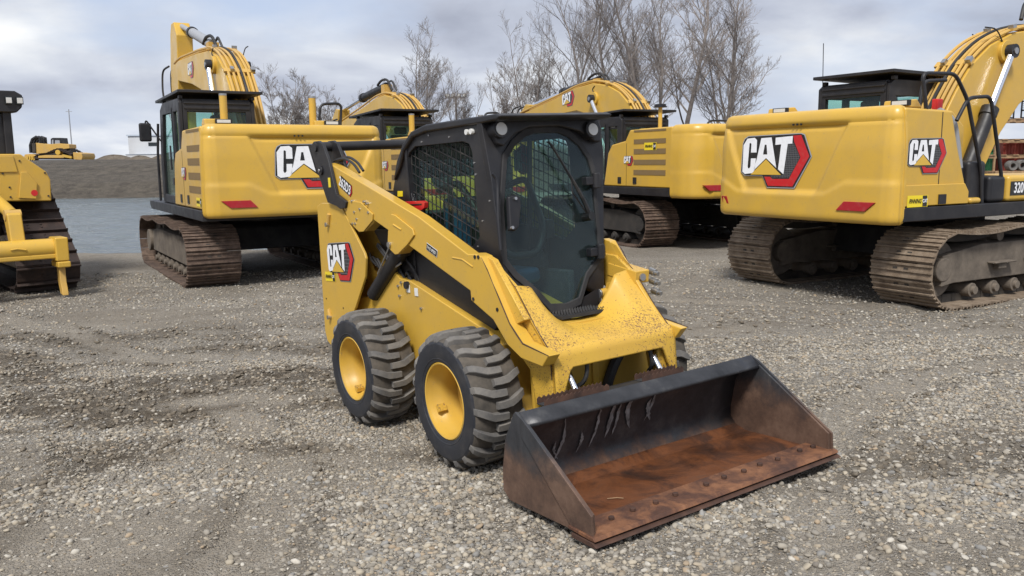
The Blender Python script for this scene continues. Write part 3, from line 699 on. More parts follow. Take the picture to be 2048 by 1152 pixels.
# ---- lift arms
arm = [(-1.338,1.805),(0.011,1.403),(0.571,1.189),(0.652,1.192),(0.709,1.18),(0.762,1.113),(0.868,0.958),(0.954,0.831),(1.065,0.736),(1.289,0.699),(1.227,0.634),(1.041,0.653),(0.92,0.71),(0.792,0.834),(0.573,0.924),(0.57,0.979),(0.061,1.151),(-0.155,1.223),(-0.286,1.162),(-0.33,1.157),(-0.398,1.188),(-0.43,1.217),(-0.405,1.307),(-0.638,1.382),(-0.651,1.359),(-0.793,1.303),(-0.87,1.299),(-1.021,1.365),(-1.076,1.441),(-1.113,1.52),(-1.258,1.574)]
post = [(0.645,1.107),(0.777,1.097),(0.914,1.011),(0.992,0.909),(1.094,0.798),(1.198,0.695),(1.192,0.419),(1.037,0.391),(1.001,0.571),(0.914,0.636),(0.801,0.711),(0.688,0.826)]
for s_ in (-1, 1):
    b = MB(); b.prism(arm, 1, F(s_, AY), F(s_, AY-.08), 'yellow')
    am = b.build('lift_arm', Lr, .007)
    b = MB(); b.prism(post, 1, F(s_, .459), F(s_, .435), 'yellow_worn'); 
    # front plate of the post, facing the bucket
    p0 = post[5]; p1 = post[6]
    b.prism([p0, p1, (p1[0]-.02, p1[1]), (p0[0]-.02, p0[1])], 1, F(s_, .434), F(s_, .36), 'yellow_worn')
    # raised strip and stiffener on the arm elbow
    el = [(0.672,1.186),(0.726,1.087),(0.854,0.897),(0.946,0.816),(1.043,0.852),(0.884,1.028),(0.766,1.158)]
    b.prism(el, 1, F(s_, .500), F(s_, .461), 'yellow_worn')
    b.build('lower_link', am, .005)
    ew = [(0.715,1.177),(0.768,1.111),(0.815,1.039),(0.869,0.959),(0.955,0.831),(1.015,0.778),(1.066,0.736),(1.29,0.7)]
    b = MB(); b.tube([(x, F(s_, AY+.0005), z) for x, z in ew], [.001, .003, .002, .004, .0035, .0045, .004, .002], 'rust_dark', 5); b.build('worn_edge', am)
    ew = [(0.821,1.085),(0.914,1.011),(0.993,0.917),(1.082,0.81),(1.194,0.697),(1.196,0.547)]
    b = MB(); b.tube([(x, F(s_, .461), z) for x, z in ew], [.001, .002, .003, .002, .004, .003], 'rust_dark', 5); b.build('worn_edge', am)
    for br in ([(-1.078,1.512),(-1.004,1.522),(-0.8,1.507),(-0.622,1.423),(-0.639,1.376),(-0.793,1.303),(-0.87,1.299),(-1.037,1.372),(-1.076,1.441)], [(-0.34,1.421),(-0.283,1.414),(-0.055,1.326),(-0.041,1.288),(-0.148,1.224),(-0.286,1.162),(-0.33,1.157),(-0.398,1.188),(-0.43,1.217),(-0.405,1.307)]):
        b = MB(); b.prism([(x*1, z) for x, z in br], 1, F(s_, AY+.0005), F(s_, AY+.012), 'yellow'); b.build('arm_bracket', am, .004)
    # seams, bolts
    b = MB()
    for pts, r in (([(790,449),(806,459)], .006), ([(905,515),(925,519),(946,534)], .005)):
        q = [(-0.32,1.408),(-0.237,1.391),(-0.057,1.313),(-0.055,1.288)] if len(pts) == 4 else ([(-0.316,1.353),(-0.207,1.321)] if len(pts) == 2 else [(0.399,1.163),(0.511,1.156),(0.621,1.118)])
        b = MB(); b.tube([(x, F(s_, AY+(.012 if len(pts) == 2 else 0)), z) for x, z in q], r, 'yellow', 8); b.build('weld_seam', am)
    b = MB()
    for q in [(-0.944,1.517),(-0.819,1.459),(-0.742,1.509),(-0.696,1.495),(-0.684,1.434),(-0.917,1.439),(-0.885,1.39),(-0.961,1.358),(-0.917,1.358)]: b = MB(); b.cyl((q[0], F(s_, AY), q[1]), (q[0], F(s_, AY+.019), q[1]), .009, 'zinc', 8); b.build('arm_bolt', am)
    for q in [(-0.392,1.221)]: b = MB(); b.cyl((q[0], F(s_, AY), q[1]), (q[0], F(s_, AY+.026), q[1]), .020, 'zinc', 14); b.build('arm_bolt', am)
    for q in [(0.845,0.896),(0.602,0.935),(0.65,1.175),(0.687,1.176)]: b = MB(); b.cyl((q[0], F(s_, AY), q[1]), (q[0], F(s_, AY+.004), q[1]), .011, 'black', 12); b.build('arm_bolt', am)
    # hoses on top of the rear arm end
    b = MB(); h = [(-1.352,1.819),(-1.143,1.828),(-0.993,1.777),(-0.912,1.713)]
    for k in range(2): b.tube(round_path([(x, F(s_, .49-.03*k), z+.01*k) for x, z in h], .08), .010, 'rubber_hose', 7)
    b.build('hose', am)
    # cylinder between tower foot and arm
    c = [(-0.908,0.844),(-0.772,0.939),(-0.39,1.188)]
    b = MB(); b.tube([(c[0][0], F(s_, .46), c[0][1]), (c[2][0], F(s_, .46), c[2][1])], .052, 'black', 18); b.cyl((c[2][0], F(s_, .42), c[2][1]), (c[2][0], F(s_, .50), c[2][1]), .055, 'black', 16); b.build('lift_cylinder', Lr, smooth=True)
    b = MB(); hp = [(-0.677,1.01),(-0.47,1.192)]; b.tube([(x, F(s_, .525), z) for x, z in hp], .006, 'zinc', 6)
    hp = [(-0.66,1.015),(-0.433,1.083),(-0.408,1.094)]; b.tube([(x, F(s_, .47), z) for x, z in hp], .008, 'zinc', 6)
    hp = [(-0.521,1.093),(-0.417,1.127)]; b.tube([(x, F(s_, .47), z) for x, z in hp], .008, 'zinc', 6); b.build('steel_line', Lr)
M_ = [(-1.049,-0.542,1.622),(-1.223,-0.542,1.705),(-0.88,-0.542,1.551)]
d_ = Vector(M_[2])-Vector(M_[1])
Mt = frame((M_[0][0], -AY-.001, M_[0][2]), d_, (0, 0, 1))
b = MB(); L_ = .215; hh = .052
b.add([(-L_*.48,-hh*.86,.001),(L_*.40,-hh*.86,.001),(L_*.52,-hh*.1,.001),(L_*.44,hh*.86,.001),(-L_*.48,hh*.86,.001)], [(0,1,2,3,4)], 'decal_black')
b.add([(L_*.33,-hh*.8,.003),(L_*.40,-hh*.8,.003),(L_*.50,-hh*.1,.003),(L_*.43,hh*.8,.003),(L_*.37,hh*.8,.003),(L_*.43,-hh*.1,.003)], [(0,1,2,3,4,5)], 'decal_red')
put_text(b, '262D3', .094, .80, -.012, .005, 'decal_white', .0028); b.build('model_badge', Lr, M=Mt)
M_ = [(0.161,-0.542,1.201),(0.102,-0.542,1.223),(0.226,-0.542,1.178)]
Mt = frame((M_[0][0], -AY-.001, M_[0][2]), Vector(M_[2])-Vector(M_[1]), (0, 0, 1)); b = MB()
b.add([(-.068,-.023,.002),(.068,-.023,.002),(.068,.023,.002),(-.068,.023,.002)], [(0,1,2,3)], 'label_white')
b.add([(-.064,-.019,.004),(.064,-.019,.004),(.064,.019,.004),(-.064,.019,.004)], [(0,1,2,3)], 'decal_black')
put_text(b, 'TWO SPEED', .026, .8, 0, .006, 'label_white', .0005, .2); b.build('badge', Lr, M=Mt)
# ---- rear links and torque tube
lk = [(-1.578,1.952),(-1.519,1.977),(-1.429,1.974),(-1.356,1.946),(-1.269,1.824),(-1.176,1.574),(-1.007,1.513),(-1.035,1.471),(-1.127,1.465),(-1.196,1.488),(-1.353,1.516),(-1.388,1.572),(-1.481,1.725),(-1.599,1.912)]
for s_ in (-1, 1):
    b = MB(); b.prism(lk, 1, F(s_, .57), F(s_, .545), 'black'); b.prism([(x+.0, z) for x, z in lk[:6]]+[lk[11], lk[12], lk[13]], 1, F(s_, .455), F(s_, .43), 'black')
    for q in [(-1.413,1.755)]: b.cyl((q[0], F(s_, .57), q[1]), (q[0], F(s_, .585), q[1]), .035, 'black', 20); b.cyl((q[0], F(s_, .585), q[1]), (q[0], F(s_, .595), q[1]), .014, 'zinc', 10)
    b.build('rear_link', Lr, .004)
    if s_ < 0:
        b = MB(); q = [(-1.277,1.661)][0]; b.box((q[0]-.02, -.573, q[1]-.035), (q[0]+.02, -.571, q[1]+.035), 'decal_yellow'); b.build('warning_label', Lr)
tq = [(-1.479,1.933)][0]
b = MB(); b.cyl((tq[0], -.585, tq[1]), (tq[0], .515, tq[1]), .036, 'black', 24); b.build('torque_tube', Lr, smooth=True)
# ---- cab
def clip_line(p, d, poly):
    """part of the line p+t*d inside a convex polygon"""
    ts = []
    for a, b_ in zip(poly, poly[1:]+poly[:1]):
        ex, ey = b_[0]-a[0], b_[1]-a[1]; den = d[0]*ey-d[1]*ex
        if abs(den) < 1e-9: continue
        t = ((a[0]-p[0])*ey-(a[1]-p[1])*ex)/den; u = ((a[0]-p[0])*d[1]-(a[1]-p[1])*d[0])/den
        if 0 <= u <= 1: ts.append(t)
    return (min(ts), max(ts)) if len(ts) > 1 else None
CY = .40
side = [(-0.589,1.575),(-0.498,1.739),(-0.389,1.856),(-0.265,1.911),(-0.074,1.923),(0.581,1.913),(0.65,1.554),(0.719,1.076),(0.66,0.801),(0.554,0.708),(-0.585,0.889),(-0.606,1.234)]
win = [(-0.379,1.706),(-0.312,1.806),(-0.222,1.841),(0.371,1.827),(0.442,1.807),(0.468,1.757),(0.485,1.271),(0.368,1.192),(-0.122,1.301),(-0.315,1.502)]
for s_ in (-1, 1):
    b = MB(); b.prism(side, 1, F(s_, CY), F(s_, CY-.03), 'black', [win])
    sd = b.build('cab_side', Lr, .004)
    b = MB(); b.prism(win, 1, F(s_, CY-.034), F(s_, CY-.039), 'cab_glass'); b.build('side_window', sd)
    b = MB(); cx = sum(q[0] for q in win)/len(win); cz = sum(q[1] for q in win)/len(win)
    for k in range(-22, 23):
        for d, off_ in (((.10, 1), (k*.052, 0)), ((1, -.33 if True else 0), (0, k*.060))):
            p = (cx+off_[0], cz+off_[1]); r = clip_line(p, d, win)
            if r and r[1]-r[0] > .02:
                b.tube([(p[0]+d[0]*t, F(s_, CY-.022), p[1]+d[1]*t) for t in r], .0040, 'mesh_black', 4)
    b.build('window_grille', sd)
    b = MB(); wz = [q for q in [(0.105,1.839),(0.032,1.12)]]
    b.prism([(wz[0][0]-.012, wz[0][1]), (wz[0][0]+.012, wz[0][1]), (wz[1][0]+.012, wz[1][1]), (wz[1][0]-.012, wz[1][1])], 1, F(s_, CY-.05), F(s_, CY-.075), 'black'); b.build('window_rail', sd)
    b = MB()
    for q in [(-0.268,1.883),(-0.128,1.862),(-0.03,1.895),(0.221,1.865),(0.484,1.697),(0.491,1.631),(0.621,1.477),(0.532,1.364),(0.457,1.215)]: b = MB(); b.cyl((q[0], F(s_, CY), q[1]), (q[0], F(s_, CY+.004), q[1]), .006, 'zinc', 6); b.build('cab_bolt', sd)
    for q in [(0.447,1.875),(0.497,1.874)]: b = MB(); b.cyl((q[0], F(s_, CY), q[1]), (q[0], F(s_, CY+.02), q[1]), .016, 'label_white', 10); b.build('cab_plug', sd)
rf = [(-0.53,1.635),(-0.454,1.763),(-0.347,1.87),(-0.222,1.936),(-0.03,1.962),(0.776,1.946),(0.819,1.931),(0.792,1.912),(0.613,1.908),(-0.037,1.917),(-0.215,1.898),(-0.34,1.828),(-0.425,1.719)]
b = MB(); b.prism(rf, 1, -.425, .372, 'black'); b.build('cab_roof', Lr, .012, seg=3)
# roof centre recess ribs
# front frame (plane leaning back a little)
FP = ((1, 0, .11), .829)
outer = [(0.617,-0.421,1.927),(0.617,0.442,1.928),(0.638,0.438,1.732),(0.728,0.316,0.922),(0.744,0.225,0.773),(0.742,-0.117,0.791),(0.729,-0.311,0.909),(0.715,-0.394,1.033),(0.658,-0.398,1.554)]
gl = [(0.641,-0.285,1.708),(0.633,-0.222,1.78),(0.627,-0.139,1.833),(0.625,-0.06,1.853),(0.625,0.099,1.852),(0.628,0.174,1.825),(0.635,0.248,1.766),(0.644,0.301,1.686),(0.652,0.323,1.606),(0.698,0.303,1.188),(0.708,0.296,1.097),(0.719,0.184,1.004),(0.734,0.105,0.864),(0.736,0.004,0.842),(0.735,-0.105,0.853),(0.723,-0.198,0.959),(0.712,-0.312,1.06),(0.704,-0.372,1.14),(0.672,-0.35,1.43)]
fn = Vector((1, 0, .11)).normalized()
def scale_loop(l, k):
    c = sum((Vector(q) for q in l), Vector())/len(l); return [c+(Vector(q)-c)*k for q in l]
b = MB(); b.slab(outer, -fn*.05, 'black', [scale_loop(gl, 1.01)]); ff = b.build('front_frame', Lr, .006)
b = MB(); b.slab([Vector(q)+fn*.012 for q in scale_loop(gl, 1.075)], -fn*.03, 'black_matte', [[Vector(q)+fn*.012 for q in scale_loop(gl, .985)]]); dr = b.build('door', Lr, .006, seg=3)
b = MB(); b.slab([Vector(q)+fn*.002 for q in scale_loop(gl, .99)], -fn*.006, 'door_glass'); b.build('door_glass', dr)
# header with the two lamps under the roof lip
hd = [(0.67,-0.385,1.861),(0.662,-0.319,1.94),(0.664,0.386,1.918),(0.671,0.407,1.857),(0.679,0.387,1.779),(0.678,0.341,1.786),(0.672,0.236,1.848),(0.668,0.092,1.881),(0.668,-0.124,1.879),(0.672,-0.233,1.841),(0.68,-0.318,1.776),(0.678,-0.356,1.789)]
b = MB(); b.slab(hd, -fn*.04, 'black'); b.build('header', Lr, .010, seg=3)
for q in [(0.68,-0.34,1.868),(0.681,0.313,1.852)]:
    q = Vector(q); b = MB(); b.cyl(q-fn*.06, q+fn*.018, .050, 'black', 24); l_ = b.build('work_lamp', Lr, .004)
    b = MB(); b.cyl(q+fn*.018, q+fn*.024, .036, 'white_lamp', 20); b.build('lens', l_, .002)
# door furniture
P3 = [(0.706,-0.351,1.491),(0.705,-0.309,1.502),(0.706,-0.27,1.489),(0.711,-0.27,1.444),(0.725,-0.303,1.32),(0.727,-0.334,1.297),(0.726,-0.366,1.305)]
b = MB(); b.slab(P3, fn*.035, 'black'); dh = b.build('door_handle', dr, .010, seg=3)
P3 = [(0.749,-0.31,1.482),(0.766,-0.355,1.324)]
b = MB(); [b.cyl(Vector(q)-fn*.01, Vector(q)+fn*.006, .009, 'zinc', 10) for q in P3]; b.build('handle_bolt', dh)
wp = [(0.688,-0.013,1.792),(0.695,0.031,1.727),(0.705,0.083,1.638),(0.717,0.147,1.527),(0.727,0.193,1.436),(0.735,0.22,1.366),(0.737,0.224,1.344)]
wl = [(0.683,-0.021,1.79),(0.685,0.013,1.772),(0.706,0.122,1.578),(0.716,0.119,1.49),(0.731,0.214,1.351)]
b = MB(); b.tube([Vector(q) for q in wp], [.006, .007, .008, .010, .013, .015, .014], 'mesh_black', 6); b.tube([Vector(q) for q in wl], .005, 'mesh_black', 5)
b.cyl(Vector(wp[-1])-fn*.05, Vector(wp[-1])+fn*.02, .026, 'mesh_black', 12); b.build('wiper', dr)
for q in [(0.714,0.303,1.551),(0.761,0.27,1.129)]:
    q = Vector(q); b = MB(); b.cyl(q+Vector((0,0,-.045)), q+Vector((0,0,.045)), .026, 'black', 14); b.box((q.x-.045, q.y-.075, q.z-.025), (q.x+.005, q.y+.03, q.z+.025), 'black'); b.box((q.x-.05, q.y, q.z-.035), (q.x-.01, q.y+.05, q.z+.035), 'black')
    b.build('hinge', dr, .006)
hr = [(0.721,-0.436,1.627),(0.724,-0.414,1.602),(0.729,-0.411,1.558),(0.749,-0.436,1.372),(0.767,-0.444,1.208)]
b = MB(); b.tube(round_path([Vector(q) for q in hr], .03), .009, 'black', 8); b.build('grab_rail', Lr, smooth=True)
# rear wall of the cab with its window
b = MB(); b.prism([(-.41, .9), (.41, .9), (.41, 1.86), (-.41, 1.86)], 0, -.36, -.33, 'black', [[(-.30, 1.15), (.30, 1.15), (.30, 1.75), (-.30, 1.75)]]); rw = b.build('rear_wall', Lr, .004)
b = MB(); b.box((-.35, -.30, 1.15), (-.345, .30, 1.75), 'cab_glass'); b.build('rear_window', rw)
b = MB(); b.box((-.36, -.37, .62), (.66, .37, .66), 'black_matte'); b.build('cab_floor', Lr)
# inside: seat, bar, levers
b = MB(); b.box((-.18, -.22, .92), (.22, .22, 1.02), 'blue_cover'); b.box((-.28, -.21, 1.02), (-.17, .21, 1.50), 'blue_cover'); b.box((-.10, -.2, .67), (.12, .2, .92), 'seat_grey'); st = b.build('seat', Lr, .035, seg=3)
b = MB(); b.box((-.12, -.30, 1.0), (.20, -.24, 1.12), 'seat_grey'); b.box((-.12, .24, 1.0), (.20, .30, 1.12), 'seat_grey'); b.build('armrest', st, .015)
b = MB()
for s_ in (-1, 1): b.tube([(.2, s_*.27, 1.1), (.24, s_*.27, 1.22)], .018, 'mesh_black', 8); b.box((.21, s_*.27-.03, 1.2), (.28, s_*.27+.03, 1.32), 'mesh_black')
b.build('joystick', Lr, .008)
b = MB(); b.tube(round_path([(-.2, -.26, 1.55), (.05, -.26, 1.6), (.3, -.2, 1.28), (.34, -.12, 1.12), (.34, .12, 1.12), (.3, .2, 1.28), (.05, .26, 1.6), (-.2, .26, 1.55)], .08), .022, 'black', 10); b.build('lap_bar', Lr, smooth=True)
b = MB(); b.box((.32, -.30, .67), (.5, -.08, .80), 'black_matte'); b.box((.36, .02, .67), (.52, .34, .78), 'black_matte'); b.box((.05, .26, .7), (.45, .36, 1.0), 'seat_grey'); b.build('pedals', Lr, .01)
# blue jug in the foot well
b = MB(); b.box((.44, -.31, .67), (.60, -.10, .96), 'blue_cover'); b.build('floor_cover', Lr, .05, seg=3)
b = MB(); q = [(-0.108,0.33,1.72)][0]; b.cyl((q[0], .355, q[2]), (q[0], .352, q[2]), .10, 'decal_red', 20); b.box((q[0]-.10, .345, q[2]-.07), (q[0]-.01, .350, q[2]+.07), 'label_white'); b.build('cab_placard', Lr)
# red latch and label outside the window
rl = [(-0.513,1.494),(-0.135,1.494),(-0.096,1.483),(-0.109,1.449),(-0.152,1.434),(-0.445,1.457)]
b = MB(); b.prism(rl, 1, -.402, -.43, 'red'); rs = [(-0.35,1.475),(-0.134,1.478),(-0.135,1.468),(-0.352,1.465)]; b.prism(rs, 1, -.4305, -.4325, 'decal_black'); b.build('window_latch', Lr, .003)
lb = [(-0.516,1.566),(-0.442,1.564),(-0.449,1.528),(-0.523,1.53)]; b = MB(); b.prism(lb, 1, -.401, -.403, 'decal_yellow'); b.build('label', Lr)
# ---- front cross member
bk = [(-.46,1.02),(-.33,1.00),(-.27,.92),(-.22,.85),(-.155,.795),(0,.78),(.12,.785),(.20,.85),(.26,.92),(.32,1.0),(.46,1.02)]
def back(y):
    for (a, za), (c, zc) in zip(bk, bk[1:]):
        if a <= y <= c: return za+(zc-za)*(y-a)/(c-a)
    return bk[-1][1]
def hood(u, t):
    y = -.46+.855*u; zb = back(y+.0325*(1+y/.43)); e = abs(y+.0325)/.428
    if t < .62:
        k = t/.62; x = .88+(1.175-.88)*k; z = zb+(.715-zb)*(k**(.85)); z += .012*math.sin(k*math.pi)
    else:
        k = (t-.62)/.38; low = .60-(.16*S((e-.74)/.2)); 
        if k < .4: a = k/.4*math.pi/2; x = 1.175+.055*math.sin(a); z = .66+.055*math.cos(a)
        else: x = 1.23+.01*(k-.4); z = .66+(low-.66)*(k-.4)/.6
    return (x, y, z)
b = MB(); b.grid(hood, 46, 34, 'yellow_worn'); hm = b.build('cross_member', Lr, smooth=True)
so = hm.modifiers.new('thick', 'SOLIDIFY'); so.thickness = .018; so.offset = -1
# foot tread in front of the door
b = MB(); b.box((.80, -.17, .795), (.93, .15, .812), 'black_matte')
for k in range(5):
    vs = [];
    for i in range(33): vs.append((.805+k*.028, -.165+i*.0098, .813+(.014 if i % 2 else .004)))
    b.tube(vs, .003, 'black_matte', 4)
b.build('foot_tread', Lr)
# inner front wall, hitch cylinders and their rods
b = MB(); b.box((.955, -.43, .22), (.975, .43, .78), 'yellow'); b.box((.976, -.02, .25), (.99, .02, .75), 'yellow'); b.build('front_wall', Lr, .004)
for s_ in (-1, 1):
    b = MB(); b.tube([(1.02, F(s_, .33), .74), (1.14, F(s_, .335), .60)], .046, 'black', 16); tc_ = b.build('tilt_cylinder', Lr, smooth=True)
    b = MB(); b.tube([(1.14, F(s_, .335), .60), (1.27, F(s_, .34), .42)], .019, 'chrome', 12); b.build('cylinder_rod', tc_, smooth=True)
    b = MB(); b.tube(round_path([(1.10, s_*.26, .70), (1.20, s_*.22, .62), (1.20, s_*.24, .50), (1.12, s_*.28, .45)], .06), .012, 'rubber_hose', 7); b.build('hose', tc_)
q = [(0.977,0.089,0.419)][0]; b = MB(); b.box((.9765, q[1]-.018, q[2]-.022), (.979, q[1]+.018, q[2]+.022), 'label_white'); b.build('label', Lr)
b = MB(); b.tube(round_path([(.98, .05, .3), (1.02, .1, .5), (1.02, .25, .66)], .1), .03, 'rubber_hose', 8); b.build('hose', Lr)
# lamp box, couplings and lock on the far arm
bx = [(0.714,1.051),(0.965,1.007),(0.952,0.932),(0.698,0.973)]
b = MB(); b.prism(bx, 1, .36, .47, 'yellow_worn'); lb_ = b.build('lamp_box', Lr, .006)
q = [(0.86,0.45,0.975)][0]; b = MB(); b.cyl((bx[1][0]-.01, .41, (bx[1][1]+bx[2][1])/2), (bx[1][0]+.006, .41, (bx[1][1]+bx[2][1])/2), .022, 'zinc', 14); b.build('lens', lb_)
for q in [(0.935,0.5,0.997),(0.94,0.5,0.94),(0.953,0.5,0.881)]:
    b = MB(); q = Vector(q); b.cyl(q, q+Vector((.045, 0, -.012)), .021, 'zinc', 12); b.cyl(q+Vector((.045, 0, -.012)), q+Vector((.068, 0, -.018)), .013, 'zinc', 10); b.build('hydraulic_coupling', Lr)
hb = [(0.671,0.819),(0.728,0.931),(0.807,0.948),(0.877,0.919),(0.911,0.838),(0.81,0.812),(0.746,0.748),(0.672,0.773)]
b = MB(); b.prism(hb, 1, .33, .35, 'yellow_worn'); q = [(0.725,0.871)][0]
b.cyl((q[0], .325, q[1]), (q[0], .28, q[1]), .030, 'yellow', 16); b.build('pivot_bracket', Lr, .004)
b = MB(); b.cyl((q[0], .279, q[1]), (q[0], .265, q[1]), .030, 'zinc', 16); b.box((q[0]-.075, .265, q[1]-.05), (q[0]+.01, .278, q[1]-.005), 'dark_steel'); b.build('lock_lever', Lr, .003)
# ---- bucket
W2 = .82
SP = [(1.395,.488),(1.45,.457),(1.925,.135),(1.925,.025),(1.28,.020),(1.225,.06),(1.232,.17),(1.275,.335),(1.362,.475)]
sh = [(1.925,.030),(1.36,.028),(1.29,.045),(1.245,.10),(1.245,.16),(1.29,.33),(1.375,.470),(1.405,.484),(1.465,.440),(1.470,.425)]
b = MB(); n_ = len(sh)
vs = []
for j, y in enumerate([-.815+1.63*k/12 for k in range(13)]):
    for x, z in sh: vs.append((x, y, z))
fl_f = [(j*n_+i, j*n_+i+1, (j+1)*n_+i+1, (j+1)*n_+i) for j in range(12) for i in range(n_-1)]
b.add(vs, fl_f, 'bucket_steel'); bkt = b.build('bucket', Lr)
for p in bkt.data.polygons: p.use_smooth = True
bkt.data.set_sharp_from_angle(angle=rad(40)); so = bkt.modifiers.new('thick', 'SOLIDIFY'); so.thickness = .012; so.offset = 0
b = MB(); b.add([(1.915,-.81,.0375),(1.36,-.81,.0355),(1.275,-.81,.066),(1.275,.81,.066),(1.36,.81,.0355),(1.915,.81,.0375)], [(0,1,4,5),(1,2,3,4)], 'bucket_floor'); b.build('bucket_floor', bkt)
for s_ in (-1, 1):
    b = MB(); b.prism(SP, 1, s_*.806, s_*W2, 'bucket_side'); sp_ = b.build('side_plate', bkt, .002)
    b = MB(); b.prism([(1.392,.492),(1.458,.462),(1.935,.135),(1.935,.035),(1.80,.033),(1.43,.385)], 1, s_*(W2+.001), s_*(W2+.013), 'bucket_side')
    b.build('side_cutter', sp_, .002)
b = MB(); b.prism([(1.40,.487),(1.44,.462),(1.445,.450),(1.40,.475)], 1, -.80, .80, 'bucket_steel'); b.build('top_lip', bkt, .003)
b = MB(); b.prism([(1.775,.037),(1.775,.052),(1.950,.046),(1.962,.030),(1.93,.028)], 1, -.842, .842, 'edge_rust'); ce = b.build('cutting_edge', bkt, .003)
b = MB(); b.prism([(1.80,.004),(1.80,.026),(1.945,.024),(1.975,.008),(1.96,.002)], 1, -.845, .845, 'rust_dark'); b.build('bolt_on_edge', bkt, .003)
for k, y in enumerate([-.79,-.655,-.52,-.385,-.25,-.05,.085,.22,.35,.48,.67,.77]):
    b = MB(); b.cyl((1.845+(.008 if k % 2 else 0), y, .050), (1.845+(.008 if k % 2 else 0), y, .064), .015, 'rust_dark', 6); b.build('edge_bolt', ce, .002)
# scrape marks on the back wall
rg = random.Random(12); b = MB()
def wallp(t, y):   # point on the inner back wall, t from floor to lip
    zz = .12+.30*t; x = 1.2535+(zz-.16)*.26 if zz > .16 else 1.2535
    if zz > .33: x = 1.2535+.17*.26+(zz-.33)*.62
    return Vector((x+.0065, y, zz))
for y0, t0, t1, bend in ((-.53,.05,.85,.06),(-.50,.1,.45,-.03),(-.38,.12,.5,.03),(-.30,.15,.92,.05),(-.19,.25,.95,.03),(-.145,.25,.95,.03),(-.02,.3,1.0,-.03),(.08,.35,1.0,.05),(.13,.35,.8,-.03)):
    vs = []; n = 14; wd = rg.uniform(.006, .014)
    for i in range(n+1):
        t = t0+(t1-t0)*i/n; yy = y0+bend*math.sin(i/n*2.4)+rg.gauss(0, .002); ww = wd*math.sin(math.pi*(i+.4)/(n+.8))*rg.uniform(.5, 1.3)
        vs += [wallp(t, yy-ww*1.15), wallp(t, yy+ww*1.15)]
    b.add(vs, [(2*i, 2*i+1, 2*i+3, 2*i+2) for i in range(n)], 'scuff')
b.build('scrape_marks', bkt)
# serrated steps on the bucket's top edge
for y0, y1 in ((-.66,-.25),(-.02,.28)):
    b = MB(); n = int((y1-y0)/.014); pts = []
    for x, ph in ((1.335, 0), (1.395, 1)):
        pts = [(x, y0+(y1-y0)*i/n, .512+(.010 if (i+ph) % 2 else 0)) for i in range(n+1)]
        lo_ = [(x, q[1], .486) for q in pts]
        b.slab(lo_[:1]+pts+lo_[-1:], (.004, 0, 0), 'rust_dark')
    b.box((1.338, y0, .484), (1.396, y1, .489), 'black_matte'); b.build('bucket_step', bkt)
b = MB(); b.box((1.12, -.45, .16), (1.20, .45, .42), 'dark_steel'); b.build('coupler_plate', Lr, .006)
b = MB(); b.tube([(1.64, -.50, .044), (1.665, -.46, .045), (1.69, -.44, .044)], .0022, 'rack_rust', 4); b.build('straw', bkt)
# ================================================================ excavators
def track_mesh(length_half, r, zc, width, mat, pitch=.19, sag=0.05):
    """closed run of grouser shoes round a rear and a front wheel, lying in X-Z, centred on y=0"""
    P = []
    def seg_(a, b, n): return [(a[0]+(b[0]-a[0])*i/n, a[1]+(b[1]-a[1])*i/n) for i in range(n)]
    top = []
    n = 40
    for i in range(n):      # top run, back to front, resting on two carrier rollers
        t = i/n; x = -length_half+2*length_half*t; s_ = sag*(-abs(math.sin(3*math.pi*t))+.15); top.append((x, zc+r+s_+.03*math.sin(math.pi*t)))
    fr_ = [(length_half+r*math.sin(a), zc+r*math.cos(a)) for a in [math.pi*i/24 for i in range(24)]]
    bot = seg_((length_half, zc-r), (-length_half, zc-r), 40)
    rr = [(-length_half-r*math.sin(a), zc-r*math.cos(a)) for a in [math.pi*i/24 for i in range(24)]]
    P = top+fr_+bot+rr; L_ = [0]
    for a, b in zip(P, P[1:]+P[:1]): L_.append(L_[-1]+math.hypot(b[0]-a[0], b[1]-a[1]))
    n = round(L_[-1]/pitch); b = MB(); pt = L_[-1]/n
    def at(s_):
        s_ %= L_[-1]
        for i in range(len(P)):
            if L_[i+1] >= s_: t = (s_-L_[i])/(L_[i+1]-L_[i]); a, c = P[i], P[(i+1) % len(P)]; return Vector((a[0]+(c[0]-a[0])*t, 0, a[1]+(c[1]-a[1])*t))
    R = random.Random(4); h = width/2
    for k in range(n):
        p, q = at(k*pt), at((k+1)*pt); d = (q-p).normalized(); nrm = Vector((-d.z, 0, d.x)); 
        M_ = Matrix((d, Vector((0, 1, 0)), nrm)).transposed().to_4x4(); M_.translation = (p+q)/2
        hl = (q-p).length/2
        b.box((-hl*.99, -h, -.012), (hl*.90, h, .006), mat, M_)
        for gx in (-.80, -.05, .72): b.box((gx*hl-.009, -h, .006), (gx*hl+.011, h, .034 if gx < -.5 else .026), mat, M_)
        for gy in (-.07, .07): b.box((-.02, gy-.025, .0062), (.03, gy+.025, .016), 'dirty_dark', M_)
        b.box((-hl*1.05, -.13, -.11), (hl*1.05, -.07, -.0122), 'dirty_dark', M_); b.box((-hl*1.05, .07, -.11), (hl*1.05, .13, -.0122), 'dirty_dark', M_)
    return b
def side_frame(half, r, zc, mat):
    fr_ = MB()
    fr_.prism([(-half-.02,zc-.2),(-half-.02,zc+.16),(-half+.25,zc+.20),(-half+.7,zc+.26),(half-.7,zc+.26),(half-.25,zc+.2),(half-.2,zc-.17),(-half+.2,zc-.17)], 1, -.25, .25, mat)
    for x in (-.85, -.1, .65): fr_.box((x-.22, -.36, zc+.02), (x+.22, -.252, zc+.045), mat); fr_.box((x-.10, -.33, zc-.05), (x+.06, -.252, zc+.02), mat)
    return fr_
